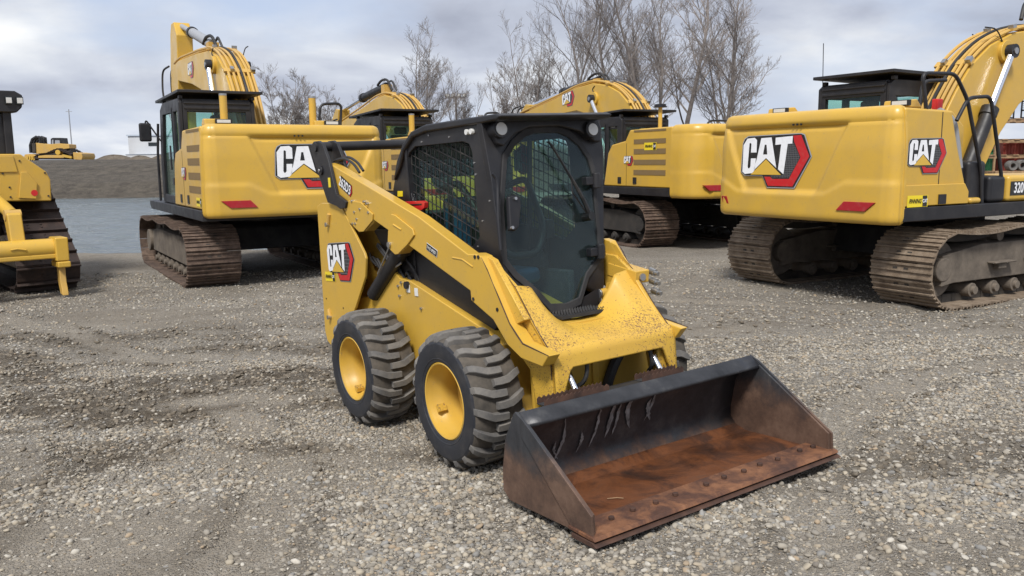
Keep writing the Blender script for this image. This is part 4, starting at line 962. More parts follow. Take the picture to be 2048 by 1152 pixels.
def undercarriage(root, half=1.85, r=.43, zc=.445, mat='track_rust', fmat='mud_frame', gauge=1.19, width=.79):
    tm = None
    for s_ in (1, -1):
        if tm is None:
            tm = track_mesh(half, r, zc, width, mat).build('track', root)
            tf = side_frame(half, r, zc, fmat).build('track_frame', root, .02)
            pr = [tm, tf]
            idl = MB(); idl.cyl((-half, -.16, zc), (-half, .16, zc), r-.09, fmat, 28); idl.cyl((-half, -.26, zc), (-half, .26, zc), .14, fmat, 20); spr = idl.build('idler_wheel', root, .015)
            idl = MB(); idl.cyl((half, -.12, zc), (half, .12, zc), r-.07, fmat, 22); idl.cyl((half, -.30, zc), (half, .30, zc), .20, fmat, 20); sp2 = idl.build('sprocket', root, .015)
            rl_ = MB(); rl_.cyl((-1.3, -.24, .16), (-1.3, .24, .16), .085, fmat, 16); rl_.cyl((-1.3, -.28, .16), (-1.3, .28, .16), .05, fmat, 12); ro0 = rl_.build('track_roller', root, .006)
            cr_ = MB(); cr_.cyl((-.75, -.2, zc+r-.09), (-.75, .2, zc+r-.09), .07, fmat, 16); cr_.box((-.8, -.05, zc+.2), (-.7, .05, zc+r-.1), fmat); ca0 = cr_.build('carrier_roller', root)
            pr += [spr, sp2, ro0, ca0]
            for o_ in pr: o_.location = (0, -gauge, 0)
        else:
            for o_ in pr: d = o_.copy(); COL.objects.link(d); d.parent = root; d.location = (0, gauge, 0)
    for s_ in (1, -1):
        for k in range(1, 7):
            d = pr[4].copy(); COL.objects.link(d); d.parent = root; d.location = (k*.43, s_*gauge, 0)
        d = pr[5].copy(); COL.objects.link(d); d.parent = root; d.location = (1.5, s_*gauge, 0)
    b = MB(); b.prism([(-.95,.42),(-.75,.40),(.75,.40),(.95,.42),(.8,.78),(.62,.86),(-.62,.86),(-.8,.78)], 1, -gauge+.2, gauge-.2, 'black_matte'); b.build('car_body', root, .03)
    b = MB(); b.cyl((0, 0, .862), (0, 0, 1.0), .62, 'dirty_dark', 32); b.build('swing_bearing', root)
def smooth01(a, b, x): return S((x-a)/(b-a))
def excavator(name_args, fr, o):
    root = thing('excavator', *name_args, loc=fr[:2]+(fr[3],), rz=fr[2], group='excavators parked across the yard')
    undercarriage(root, mat=o['track'], fmat=o['frame'], half=o.get('half', 1.85))
    zb, zt, xs, xt, R_, YW = o['zb'], o['zt'], o['seam'], o['xt'], o['rad'], 1.37
    # ---- counterweight: shaped shell
    plan = []
    L1 = (xs-xt)-R_
    for i in range(5): plan.append((xs-L1*i/5, YW, 0, 1))
    for i in range(12): a = math.pi/2*i/12; plan.append((xt+R_-R_*math.sin(a), YW-R_+R_*math.cos(a), -math.sin(a), math.cos(a)))
    nY = 90
    for i in range(nY+1): y = (YW-R_)*(1-2*i/nY); plan.append((xt-.05*(1-(y/YW)**2), y, -1, 0))
    for i in range(12): a = math.pi/2*(i+1)/12; plan.append((xt+R_-R_*math.cos(a), -(YW-R_)-R_*math.sin(a), -math.cos(a), -math.sin(a)))
    for i in range(5): plan.append((xt+R_+L1*(i+1)/5, -YW, 0, -1))
    H = zt-zb; NV = 54; rows = []
    for j in range(NV+1):
        v = j/NV; z = zb+H*v
        ins = 0
        if v > .90: k = (v-.90)/.10; ins = .085*(1-math.sqrt(max(0, 1-k*k)))
        if v < .07: k = (.07-v)/.07; ins = .05*(1-math.sqrt(max(0, 1-k*k)))
        ins += .03*smooth01(.62, .95, v)
        row = []
        for (x, y, nx, ny) in plan:
            # relief of the casting, outward positive
            ay = abs(y-o.get('shift', 0))*.86; zz = (z-zb)/H*1.3   # 0..1.3 metres
            d = 0
            band = smooth01(.50+.0, .43, zz) if ay > .86 else (smooth01(.36, .30, zz) if ay < .62 else smooth01(.36+(ay-.62)/.24*.14, .30+(ay-.62)/.24*.13, zz))
            d += .055*band
            edge = .50+(zz-.33)/.82*.34; wing = smooth01(edge-.015, edge+.03, ay)*smooth01(1.17, 1.11, zz)
            d += .040*max(wing, smooth01(1.10, 1.17, zz))*(1-band)
            gr = smooth01(.88, .66, ay)*math.exp(-((zz-1.10)/.022)**2); d -= .030*gr
            if nx > -.5: d *= .45
            row.append((x+nx*(d-ins), y+ny*(d*.6-ins), z))
        rows.append(row)
    n = len(plan); b = MB(); vs = [q for r in rows for q in r]
    fs = [(j*n+i, j*n+i+1, (j+1)*n+i+1, (j+1)*n+i) for j in range(NV) for i in range(n-1)]
    fs.append(tuple(range(n))); fs.append(tuple(reversed([NV*n+i for i in range(n)])))
    fs.append(tuple([j*n for j in range(NV+1)]+[j*n+n-1 for j in range(NV, -1, -1)]))
    b.add(vs, fs, 'yellow'); cw = b.build('counterweight', root, smooth=True)
    b2 = MB()
    for s_ in (1, -1):
        if s_ > 0 and o.get('right'):
            bb = MB(); bb.slab([(xt-.075, 1.12, zb+.15), (xt-.055, 1.25, zb+.15), (xt-.055, 1.28, zb+.25), (xt-.08, 1.16, zb+.25)], (.07, 0, 0), 'reflector'); bb.build('reflector', cw, .004); continue
        q = [(xt-.110, s_*.66, zb+.145), (xt-.096, s_*1.04, zb+.145), (xt-.086, s_*1.17, zb+.25), (xt-.102, s_*.76, zb+.25)]
        bb = MB(); bb.slab(q, (.06, 0, 0), 'reflector'); bb.build('reflector', cw, .004)
    for y in (-.06, 0, .06): b2.cyl((xt-.07, y, zb+H*.875), (xt-.055, y, zb+H*.875), .013, 'black', 8)
    b2.build('lifting_eye_holes', cw)
    if o.get('logo'):
        ly, lz, lw = o['logo']; emblem(frame((xt-.056, ly, lz), (0, -1, 0), (.012, 0, 1)), lw, cw)
    # ---- body panels on both sides, engine hood
    pl = [(xs,1.18),(xs,zt-.03),(-1.3,zt-.05),(-1.14,2.10),(-.64,2.03),(-.50,1.86),(-.34,1.18)]
    prr = [(xs,1.18),(xs,zt-.03),(-1.80,zt-.05),(-1.64,1.82),(-1.36,1.18)]
    b = MB(); b.prism(pl, 1, 1.10, 1.355, 'yellow'); sl = b.build('left_panel', root, .03, seg=3)
    b = MB(); b.prism(prr, 1, -1.355, -1.0, 'yellow'); sr = b.build('right_panel', root, .03, seg=3)
    b = MB(); b.prism([(xs,1.18),(xs,zt-.015),(-1.25,zt-.02),(-1.0,zt-.2),(-1.0,1.18)], 1, -1.0, 1.10, 'yellow'); b.build('engine_hood', root, .03)
    b = MB(); b.box((-1.98, -1.3545, 1.20), (-1.966, -1.3575, zt-.07), 'dirty_dark'); b.build('panel_seam', sr); b = MB(); b.box((-1.2, 1.3545, 1.20), (-1.19, 1.3575, 2.05), 'dirty_dark'); b.build('panel_seam', sl)
    # raised crease on the right panel
    b = MB(); b.prism([(xs+.01,1.425),(-1.50,1.425),(-1.42,1.33),(-1.42,1.19),(xs+.01,1.19)], 1, -1.357, -1.375, 'yellow'); b.build('panel_crease', sr, .012)
    if o.get('vents'):
        for i, (z0, z1) in enumerate(((2.03,2.12),(1.83,1.93),(1.62,1.72),(1.42,1.52),(zt-.10,zt-.06))):
            b = MB(); b.box((-2.52, 1.3551, z0), (-1.62 if o['vents'] == 1 else -1.46, 1.362, z1), 'vent')
            b.build('vent', sl)
        emblem(frame((-1.28, 1.357, 1.70), (-1, 0, 0), (0, 0, 1)), .34, sl)
        for x in (-.95, -1.5):
            bb = MB(); bb.box((x-.06, 1.3551, 1.24), (x+.06, 1.366, 1.37), 'black'); bb.build('port_cover', sl)
        if o['vents'] == 2: dealer_plate(frame((-2.03, 1.3635, 1.975), (-1, 0, 0), (0, 0, 1)), .40, sl)
        else: dealer_plate(frame((-2.25, 1.357, 1.29), (-1, 0, 0), (0, 0, 1)), .36, sl)
    if o.get('right'):
        emblem(frame((-2.215, -1.362, 1.745), (1, 0, 0), (0, 0, 1)), .68, sr)
        dealer_plate(frame((-2.36, -1.377, 1.245), (1, 0, 0), (0, 0, 1)), .36, sr)
        b = MB(); b.box((-1.99, -1.39, 1.20), (-1.86, -1.3755, 1.31), 'black'); b.build('port_cover', sr)
    # ---- deck with dark walkways
    b = MB(); b.box((-2.3, -1.0, 1.0), (1.75, 1.0, 1.17), 'black_matte'); b.build('deck_frame', root, .02)
    for s_ in (1, -1):
        b = MB(); b.prism([(xs+.02,1.02),(xs+.02,1.175),(2.0,1.175),(2.05,1.10),(1.9,1.02)], 1, s_*1.0, s_*1.385, 'black'); b.build('walkway', root, .01)
    # ---- cab
    x0, x1, y0, y1, cz = -.93, .86, .12, 1.31, o['cab']
    cab = MB()
    sidep = [(x0,1.18),(x0,cz-.06),(x0+.08,cz),(x1-.35,cz),(x1-.1,cz-.10),(x1+.12,1.9),(x1+.12,1.18)]
    def hole(l): return l
    lw_ = [(x0+.62,1.32),(x0+.62,cz-.20),(x1-.34,cz-.20),(x1-.12,1.95),(x1-.08,1.32)]
    rw_ = [(x0+.16,1.95),(x0+.16,cz-.2),(x0+.50,cz-.20),(x0+.50,1.6)]
    rwin = [(x0+.14,1.95),(x0+.14,cz-.22),(x1-.34,cz-.22),(x1-.12,1.95)]
    cab.prism(sidep, 1, y1, y1-.06, 'black', [lw_, rw_]); cab.prism(sidep, 1, y0, y0+.06, 'black', [rwin]); c_ = cab.build('cab', root, .015)
    b = MB(); b.prism([(y0+.061,1.18),(y1-.061,1.18),(y1-.061,cz-.03),(y0+.061,cz-.03)], 0, x0, x0+.06, 'black', [[(y0+.15,1.90),(y1-.13,1.90),(y1-.13,cz-.21),(y0+.15,cz-.21)]]); rwl = b.build('cab_rear_wall', c_, .01)
    b = MB(); b.box((x0-.02, y0+.08, cz-.17), (x0-.002, y1-.08, cz-.13), 'black'); b.box((x0-.02, y0+.08, cz-.09), (x0-.002, y1-.08, cz-.06), 'black'); b.build('cab_rib', rwl, .008)
    b = MB(); b.box((x0+.03, y0+.151, 1.901), (x0+.036, y1-.131, cz-.211), 'cab_glass'); b.build('rear_window', rwl)
    b = MB(); b.prism(lw_, 1, y1-.03, y1-.036, 'cab_glass'); b.build('door_window', c_); b = MB(); b.prism(rw_, 1, y1-.03, y1-.036, 'cab_glass'); b.build('side_window', c_)
    b = MB(); b.prism(rwin, 1, y0+.03, y0+.036, 'cab_glass'); b.build('right_window', c_)
    b = MB(); b.box((x0+.60, y1, 1.22), (x0+.615, y1+.012, cz-.12), 'black'); b.tube([(x0+.75, y1+.03, 1.75), (x0+.75, y1+.03, 2.15)], .014, 'black', 8); b.box((x0+.68, y1+.001, 1.5), (x0+.8, y1+.02, 1.62), 'black'); b.build('door_handle', c_)
    b = MB(); b.box((x0+.06, y0+.06, cz-.05), (x1-.35, y1-.06, cz-.005), 'black'); b.box((x0+.06, y0+.06, 1.19), (x1+.05, y1-.06, 1.24), 'black_matte')
    b.prism([(y0+.06,cz-.06),(y1-.06,cz-.06),(y1-.06,cz-.14),(y0+.06,cz-.14)], 0, x1-.33, x1-.28, 'black'); b.build('cab_roof', c_, .01)
    b = MB(); b.slab([(x1-.13,y0+.07,cz-.14),(x1-.13,y1-.07,cz-.14),(x1+.08,y1-.07,1.9),(x1+.08,y0+.07,1.9)], (.006, 0, 0), 'cab_glass'); b.build('windscreen', c_)
    b = MB(); b.box((-.55, y0+.35, 1.5), (-.0, y1-.35, 1.68), 'seat_grey'); b.box((-.62, y0+.36, 1.68), (-.50, y1-.36, 2.35), 'seat_grey'); b.box((-.6, y0+.45, 2.37), (-.52, y1-.45, 2.52), 'seat_grey'); b.build('seat', c_, .04)
    gp = o.get('guard', .04); gx0 = x0-.10
    b = MB(); b.slab([(gx0,y0-.12,cz+.03+gp),(gx0,y1+.02,cz+.03+gp),(x1+.18,y1+.02,cz+.03),(x1+.18,y0-.12,cz+.03)], (0, 0, .045), 'black')
    for y in (y0-.02, y1-.08): b.box((x0+.05, y, cz-.01), (x0+.12, y+.06, cz+.045), 'black'); b.box((x1-.3, y, cz-.01), (x1-.22, y+.06, cz+.045), 'black')
    b.build('roof_guard', c_, .008)
    # mirror bracket
    b = MB(); b.tube(round_path([(x1-.05, y1+.01, 2.25), (x1+.03, y1+.22, 2.62), (x1+.03, y1+.24, 2.5)], .08), .014, 'black', 7); b.build('mirror_arm', c_)
    b = MB(); b.box((x1+.0, y1+.14, 2.24), (x1+.07, y1+.34, 2.56), 'black'); b.build('mirror', c_, .03)
    # ---- boom
    by = o.get('by', .05); tp, bt = o['top'], o['bot']
    b = MB(); b.prism(tp+bt[::-1], 1, by-.24, by+.24, 'yellow'); bm_ = b.build('boom', root, .018)
    def off(pts, d):
        out = []
        for i, p in enumerate(pts):
            a = pts[max(i-1, 0)]; c = pts[min(i+1, len(pts)-1)]; tx, tz = c[0]-a[0], c[1]-a[1]; l = math.hypot(tx, tz); out.append((p[0]-tz/l*d, p[1]+tx/l*d))
        return out
    for k, yy in enumerate((-.21, -.14, -.06, .03, .11, .20)):
        ln = off(tp[:-1], .055+.012*(k % 2)); pth = round_path([(x, by+yy, z) for x, z in ln], .25, 3)
        b = MB(); b.tube(pth, .024, 'yellow_dusty', 7); b.build('hydraulic_pipe', bm_, smooth=True)
    b = MB(); b.tube(round_path([(x, by-.02, z) for x, z in off(tp[:-2], .085)], .25, 3), .022, 'rubber_hose', 7); b.build('hose', bm_, smooth=True)
    for i in (1, 3, 5):
        if i < len(tp)-1:
            p, q = off(tp, .03)[i], off(tp, .10)[i]; d = Vector((q[0]-p[0], 0, q[1]-p[1])).normalized(); t = Vector((d.z, 0, -d.x))
            M_ = Matrix((t, Vector((0, 1, 0)), d)).transposed().to_4x4(); M_.translation = (p[0], by, p[1])
            b = MB(); b.box((-.05, -.27, 0), (.05, .27, .035), 'yellow_dusty', M_); b.box((-.04, -.27, .036), (.04, -.19, .085), 'zinc', M_); b.box((-.04, .10, .036), (.04, .16, .085), 'zinc', M_); b.build('pipe_clamp', bm_)
    px_, pz_ = o['pin']; ft = o.get('foot', (.20, 1.45))
    b = MB(); b.cyl((px_, by-.295, pz_), (px_, by+.295, pz_), .16, 'yellow', 24); b.build('pivot_boss', bm_, .01)
    for s_ in (1, -1):
        yy = by+s_*.35; d = Vector((ft[0]-px_, 0, ft[1]-pz_)); A = Vector((px_, yy, pz_))
        b = MB(); b.tube([A+d*.50, A+d], .095, 'black', 18); b.cyl(A+d*.47, A+d*.53, .115, 'black', 18); cy_ = b.build('boom_cylinder', root, smooth=True)
        b = MB(); b.tube([A, A+d*.5], .050, 'chrome', 16); b.build('cylinder_rod', cy_, smooth=True)
        b = MB(); b.cyl((px_, yy-.05, pz_), (px_, yy+.05, pz_), .095, 'black', 20); b.cyl((px_, yy-.065, pz_), (px_, yy+.065, pz_), .045, 'zinc', 12); b.build('cylinder_eye', cy_)
    # small brackets and wiring beside the pin
    b = MB(); b.tube(round_path([(px_-.05, by+.25, pz_+.1), (px_+.12, by+.255, pz_+.22), (px_+.0, by+.245, pz_+.30)], .2), .010, 'rubber_hose', 6); b.build('grease_line', bm_); b = MB(); b.tube(round_path([(px_-.05, by-.25, pz_+.1), (px_-.25, by-.26, pz_+.3), (px_-.5, by-.25, pz_+.3)], .2), .010, 'rubber_hose', 6); b.build('grease_line', bm_)
    # stick and its cylinder
    b = MB(); b.prism(o['stick'], 1, by-.17, by+.17, 'yellow'); st_ = b.build('stick', root, .02)
    a, m_, c = [Vector((q[0], by, q[1])) for q in o['scyl']]
    b = MB(); b.tube([m_, c], .10, o.get('scol', 'black'), 18); b.cyl(m_-(c-m_).normalized()*.06, m_+(c-m_).normalized()*.06, .12, 'black', 18); sc_ = b.build('stick_cylinder', root, smooth=True)
    b = MB(); b.tube([a, m_], .055, 'chrome' if o.get('scol') is None else 'grey_paint', 14); b.build('cylinder_rod', sc_, smooth=True)
    b = MB(); q = c; b.tube(round_path([q+Vector((.35, .1, .05)), q+Vector((.1, .1, .15)), q+Vector((-.2, .05, .16)), q+Vector((-.35, .0, -.12))], .15), .030, 'rubber_hose', 8); b.tube(round_path([q+Vector((.3, -.1, .05)), q+Vector((.05, -.1, .13)), q+Vector((-.25, -.05, .12)), q+Vector((-.4, -.1, -.12))], .15), .024, 'rubber_hose', 8)
    b.box((q.x-.10, by-.10, q.z-.18), (q.x+.12, by+.10, q.z+.04), 'yellow_dusty'); b.build('hose_loop', sc_, smooth=True)
    b = MB(); nx_, nz_ = o['nose']
    for k, yy in enumerate((-.14, -.05, .05, .14)): b.tube(round_path([(nx_-.1, by+yy*1.6+.04, nz_+.05), (nx_+.30, by+yy*2+.06, nz_+.0), (nx_+.32, by+yy*2.2+.06, nz_-.6), (nx_+.1, by+yy*1.6, nz_-1.2)], .25), .022, 'rubber_hose', 7)
    b.build('stick_hose', st_, smooth=True)
    if o.get('blogo'):
        bx_, bz_, w_ = o['blogo']; emblem(frame((bx_, by+.242, bz_), (-1, 0, o.get('btilt', 0)), (0, 0, 1)), w_, bm_)
    # ---- hood furniture: posts, lamps, rails
    for (x, y, h_, cap) in o['posts']:
        b = MB(); b.tube([(x, y, zt-.06), (x, y, zt+h_)], .055 if not cap else .04, 'yellow', 14)
        if not cap: b.cyl((x, y, zt+h_+.001), (x, y, zt+h_+.03), .057, 'zinc', 14)
        else: b.cyl((x, y, zt+h_), (x, y, zt+h_+.02), .13, 'black', 18); b.cyl((x, y, zt+h_+.02), (x, y, zt+h_+.06), .11, 'black', 18)
        b.build('intake_stack' if cap else 'hood_post', root, smooth=True)
    for (x, y) in o['lamps']:
        b = MB(); b.prism([(x-.05,zt-.012),(x+.20,zt-.012),(x+.10,zt+.085),(x-.03,zt+.075)], 1, y-.10, y+.24, 'yellow'); lm_ = b.build('lamp_bracket', root, .015)
        b = MB(); b.box((x-.10, y-.13, zt+.01), (x-.052, y+.10, zt+.072), 'black'); b.box((x-.104, y-.11, zt+.02), (x-.101, y+.08, zt+.063), 'white_lamp'); b.build('rear_lamp', lm_)
    for pth in o['rails']:
        b = MB(); b.tube(round_path(pth, .10), .022, 'black', 10); b.build('handrail', root, smooth=True)
    for k, (lo, hi, mt) in enumerate(o.get('boxes', [])):
        b = MB(); b.box(lo, hi, mt); b.build('toolbox' if mt != 'black' else 'tank', root, .05, seg=3)
    return root, cab
TA = [(-.62,1.9),(-.42,2.25),(-.10,2.72),(.20,3.08),(.60,3.36),(1.1,3.55),(1.75,3.65),(2.5,3.60),(3.5,3.42),(5.6,3.10),(5.95,2.95)]
BA = [(.45,1.30),(.75,1.60),(1.05,2.05),(1.45,2.45),(2.0,2.78),(2.6,2.92),(3.4,2.88),(5.5,2.72),(5.9,2.68)]
ST_A = [(5.25,3.22),(5.5,3.25),(5.85,3.0),(6.35,1.2),(6.1,1.05),(5.45,2.5)]
near = dict(shift=.25, zb=.985, zt=2.30, seam=-2.62, xt=-2.72, rad=.14, cab=2.76, track='track_mud', frame='mud_frame', right=True, logo=(.345, 1.70, 1.14), top=[(x+.08, z-.12) for x, z in TA], bot=BA, pin=(1.0, 3.16), foot=(.12, 1.5), by=.02,
  stick=ST_A, scyl=((5.2,3.42),(3.6,3.72),(2.1,3.80)), nose=(5.7,3.1), posts=[], lamps=[(-2.35,.62),(-2.2,-1.02)], half=1.9,
  rails=[[(-1.07,-1.32,1.18),(-1.12,-1.32,1.55),(-1.48,-1.32,2.376),(-1.74,-1.32,2.66),(-2.33,-1.32,2.645),(-2.22,-1.32,2.25)], [(-.69,-1.32,1.2),(-.70,-1.32,1.48),(-1.04,-1.32,2.43),(-1.47,-1.32,2.40),(-1.66,-1.32,2.14)], [(-1.9,-1.0,2.25),(-1.85,-1.0,2.60),(-1.5,-1.05,2.62)]],
  boxes=[((-1.32,-1.30,1.18),(-.98,-.70,1.68),'black'),((-.97,-1.35,1.18),(-.64,-.80,1.50),'black'),((-.60,-1.36,1.18),(1.1,-.60,1.50),'yellow'),((-1.34,-1.355,1.176),(-1.12,-1.0,1.25),'yellow')])
right_ex, _ = excavator(('yellow excavator at the right, big shield emblem on its broad rear, mud-caked tracks', 'excavator'), (5.908, 11.867, .515, -.027), near)
b = MB(); put_text(b, '320', .17, .8, 0, .004, 'decal_white', .005); b.add([(-.17,-.085,.002),(.15,-.085,.002),(.18,0,.002),(.15,.085,.002),(-.17,.085,.002)], [(0,1,2,3,4)], 'decal_black')
b.build('model_number', right_ex, M=frame((-.40, -1.362, 1.34), (1, 0, 0), (0, 0, 1)))
b = MB(); b.tube(round_path([(-1.75, -1.15, 2.25), (-1.55, -1.2, 2.15), (-1.45, -1.2, 1.85), (-1.38, -1.2, 1.6)], .15), .05, 'grey_paint', 12); b.tube([(-1.38, -1.2, 1.6), (-1.3, -1.2, 1.2)], .05, 'black', 12); b.build('fuel_hose', right_ex, smooth=True)
b = MB(); b.box((-1.70, -1.10, 2.26), (-1.60, -1.02, 2.40), 'red'); b.build('warning_light', right_ex, .01)
b = MB(); b.tube([(-.9, 1.25, 2.4), (-.9, 1.28, 3.35)], .006, 'black', 5); b.build('aerial', right_ex)
TB = [(-.70,1.9),(-.45,2.40),(-.12,2.95),(.30,3.42),(.85,3.76),(1.45,3.92),(2.5,3.98),(4.4,4.03),(5.0,3.97),(5.2,3.80)]
BB = [(.55,1.40),(.95,2.0),(1.35,2.6),(1.95,3.20),(3.1,3.44),(4.5,3.62),(4.6,3.2),(4.85,3.1),(5.2,3.35)]
left_o = dict(shift=-.25, zb=1.07, zt=2.41, seam=-2.58, xt=-2.74, rad=.17, cab=2.88, track='track_rust', frame='mud_frame', vents=1, logo=(-.20, 1.80, 1.14), top=TB, bot=BB, pin=(1.05, 3.62), foot=(.2, 1.6), by=.03,
  stick=[(5.95,2.2),(5.75,3.6),(5.42,4.70),(5.25,4.92),(4.98,4.92),(4.72,4.62),(4.80,3.9),(4.95,2.2)], scyl=((5.05,4.86),(3.9,4.57),(2.15,4.12)), scol='grey_paint', nose=(5.4,3.95), blogo=(3.1,3.72,.55), posts=[(-2.3,.94,.42,0),(-2.3,-.40,.42,0)], lamps=[(-2.45,1.02),(-2.4,-.62)], half=1.82, guard=.05,
  rails=[[(-1.8,-.66,2.38),(-1.8,-.70,2.78),(-1.8,-1.06,2.80),(-1.8,-1.02,2.38)], [(.98,1.36,1.2),(.96,1.36,2.0),(.90,1.33,2.55)]])
left_ex, _ = excavator(('yellow excavator at the left beside the pond, arm raised high above its cab', 'excavator'), (-4.597, 15.154, 2.12, -.139), left_o)
TE = [(x+.12, z-.13) for x, z in TA]
TF = [(x*.93-.1, z-.29) for x, z in TA]
BE = [(x, z-.1) for x, z in BA]
mid_o = dict(zb=1.0, zt=2.36, seam=-2.70, xt=-3.35, rad=.42, cab=2.60, track='track_rust', frame='dark_steel', vents=2, top=TE, bot=BA, pin=(1.75, 3.15), foot=(.5, 1.5), by=.05,
  stick=ST_A, scyl=((5.3,3.22),(3.65,3.44),(1.95,3.60)), nose=(5.7,3.15), blogo=(3.0,3.22,.62), btilt=.12, posts=[(-2.0,1.12,.36,1)], lamps=[], half=1.8, guard=.07,
  rails=[[(-2.4,-.4,2.3),(-2.4,-.42,2.55),(-2.4,-1.05,2.55),(-2.4,-1.05,2.3)], [(-1.6,-.3,2.3),(-1.65,-.35,2.5),(-1.7,-1.1,2.5)]])
mid_ex, _ = excavator(('yellow excavator seen side-on between loader cab and right-hand excavator, four brown vent strips', 'excavator'), (3.04, 19.107, 2.027, -.025), mid_o)
bk_o = dict(left_o); bk_o.update(zb=1.0, zt=2.30, cab=2.74, top=TF, bot=[(x*.93-.1, z-.25) for x, z in BA], pin=(1.5, 2.65), stick=ST_A, scyl=((5.3,3.22),(3.65,3.44),(1.95,3.60)), nose=(5.2,2.9), guard=.07, posts=[(-2.0,1.05,.40,0),(-2.0,-.5,.40,0)], track='track_dark')
bk_o.pop('scol'); bk_o.pop('blogo')
back_ex, _ = excavator(('yellow excavator mostly hidden behind the skid steer, only cab top and boom bend showing', 'excavator'), (-2.03, 19.55, 2.08, -.08), bk_o)
for ro, t_, X in ((mid_ex, '326', .02), (back_ex, '320', .02)):
    b = MB(); put_text(b, t_, .15, .8, 0, .004, 'decal_white', .005); b.add([(-.15,-.09,.002),(.15,-.09,.002),(.19,0,.002),(.15,.09,.002),(-.15,.09,.002)], [(0,1,2,3,4)], 'decal_black')
    b.build('model_number', ro, M=frame((-.58, 1.282, (2.60 if ro is mid_ex else 2.74)-.16), (-1, 0, 0), (0, 0, 1)))
# ================================================================ bulldozer at the left edge, seen from behind
def shoes_on_path(P, pitch, width, mat, grous=.06):
    L_ = [0]
    for a, b in zip(P, P[1:]+P[:1]): L_.append(L_[-1]+math.hypot(b[0]-a[0], b[1]-a[1]))
    n = round(L_[-1]/pitch); pt = L_[-1]/n; b = MB(); h = width/2
    def at(s_):
        s_ %= L_[-1]
        for i in range(len(P)):
            if L_[i+1] >= s_: t = (s_-L_[i])/(L_[i+1]-L_[i]); a, c = P[i], P[(i+1) % len(P)]; return Vector((a[0]+(c[0]-a[0])*t, 0, a[1]+(c[1]-a[1])*t))
    for k in range(n):
        p, q = at(k*pt), at((k+1)*pt); d = (q-p).normalized(); nrm = Vector((-d.z, 0, d.x))
        M_ = Matrix((d, Vector((0, 1, 0)), nrm)).transposed().to_4x4(); M_.translation = (p+q)/2; hl = (q-p).length/2
        b.box((-hl*.98, -h, -.014), (hl*.98, h, .008), mat, M_); b.box((hl*.62, -h, .008), (hl*.82, h, grous), mat, M_)
        for gy in (-.09, .09):
            for gx in (-.3, .25): b.box((gx*hl-.014, gy-.014, .008), (gx*hl+.014, gy+.014, .02), mat, M_)
        b.box((-hl, -.12, -.12), (hl, .12, -.0145), 'dirty_dark', M_)
    return b
dz = thing('bulldozer', 'yellow bulldozer with rear ripper cut off by the left edge of the photo', 'bulldozer', (-8.589, 12.968, -.1), 2.3)
TP = [(-1.72,.10),(-1.50,0),(1.6,0),(1.95,.12),(2.12,.38),(2.0,.68),(1.6,.92),(.6,1.36),(.35,1.50),(.0,1.58),(-.35,1.50),(-.62,1.30),(-1.12,.90),(-1.55,.58),(-1.80,.36)]
TP = [(x, z+.03) for x, z in TP][::-1]
tr_ = shoes_on_path(TP, .235, .84, 'track_dark').build('track', dz, .004); tr_.location = (0, -.915, 0)
d = tr_.copy(); COL.objects.link(d); d.parent = dz; d.location = (0, .915, 0)
for s_ in (-1, 1):
    b = MB(); b.prism([(-1.35,.2),(1.6,.2),(1.6,.55),(.4,.7),(-1.2,.6)], 1, s_*.80, s_*1.08, 'yellow_dusty'); b.build('track_frame', dz, .02)
    b = MB(); b.cyl((-.02, s_*.78, 1.12), (-.02, s_*1.2, 1.12), .30, 'yellow_dusty', 24); b.build('sprocket', dz, .02)
fx = -1.25
b = MB(); b.prism([(-1.16,1.28),(-1.17,1.60),(-1.12,1.72),(-.80,1.98),(-.30,1.98),(-.30,1.36),(-.42,1.40),(-.50,1.30)], 0, fx, .5, 'yellow'); b.build('fender', dz, .02)
b = MB(); b.prism([(.30,1.36),(.30,1.98),(.80,1.98),(1.17,1.7),(1.16,1.28)], 0, fx, .5, 'yellow'); b.build('fender', dz, .02)
b = MB(); b.box((fx-.05, -.29, 1.0), (.6, .29, 1.93), 'yellow'); b.build('fuel_tank', dz, .04)
b = MB(); b.prism([(-.95,1.32),(-.98,1.55),(-.86,1.72),(-.78,1.72),(-.72,1.34)], 0, fx-.03, fx+.0, 'yellow'); b.build('fender_cover', dz, .008)
b = MB(); b.prism([(-.36,1.72),(-.40,1.95),(-.70,1.95),(-.74,1.72)], 0, fx-.02, fx, 'yellow'); b.build('step_plate', dz, .006)
b = MB(); b.cyl((fx-.034, -.93, 1.41), (fx-.031, -.93, 1.41), .045, 'red', 18); b.build('round_reflector', dz)
for y, z in ((-.78,1.88),(-1.10,1.70),(-1.12,1.36),(-.62,1.50),(-.62,1.36),(-.55,1.70)):
    b = MB(); b.cyl((fx-.012, y, z), (fx, y, z), .014, 'dirty_dark', 8); b.build('bolt', dz)
b = MB(); b.box((-.65, -.86, 1.98), (-.55, -.74, 2.62), 'black'); b.prism([(-.85,1.98),(-.83,2.6),(-.2,2.6),(-.2,1.98)], 0, -.60, -.50, 'black'); b.box((-.50, -.83, 1.98), (1.0, .83, 2.75), 'black'); b.build('cab', dz, .02)
b = MB(); b.prism([(-1.0,2.68),(-1.02,2.86),(-.92,2.92),(-.1,2.92),(-.1,2.60),(-.92,2.60)], 0, -.72, -.45, 'black'); b.box((-.7, -.9, 2.76), (1.1, .9, 2.9), 'black'); b.build('canopy', dz, .02)
for y in (-.82, -.965):
    b = MB(); b.box((-.76, y-.05, 2.72), (-.721, y+.045, 2.83), 'dark_glass'); b.box((-.768, y-.04, 2.735), (-.7605, y+.035, 2.815), 'white_lamp'); b.build('work_lamp', dz, .006)
b = MB(); b.box((-1.35, -.42, .45), (.8, .42, 1.25), 'dirty_dark'); b.build('rear_case', dz, .02)
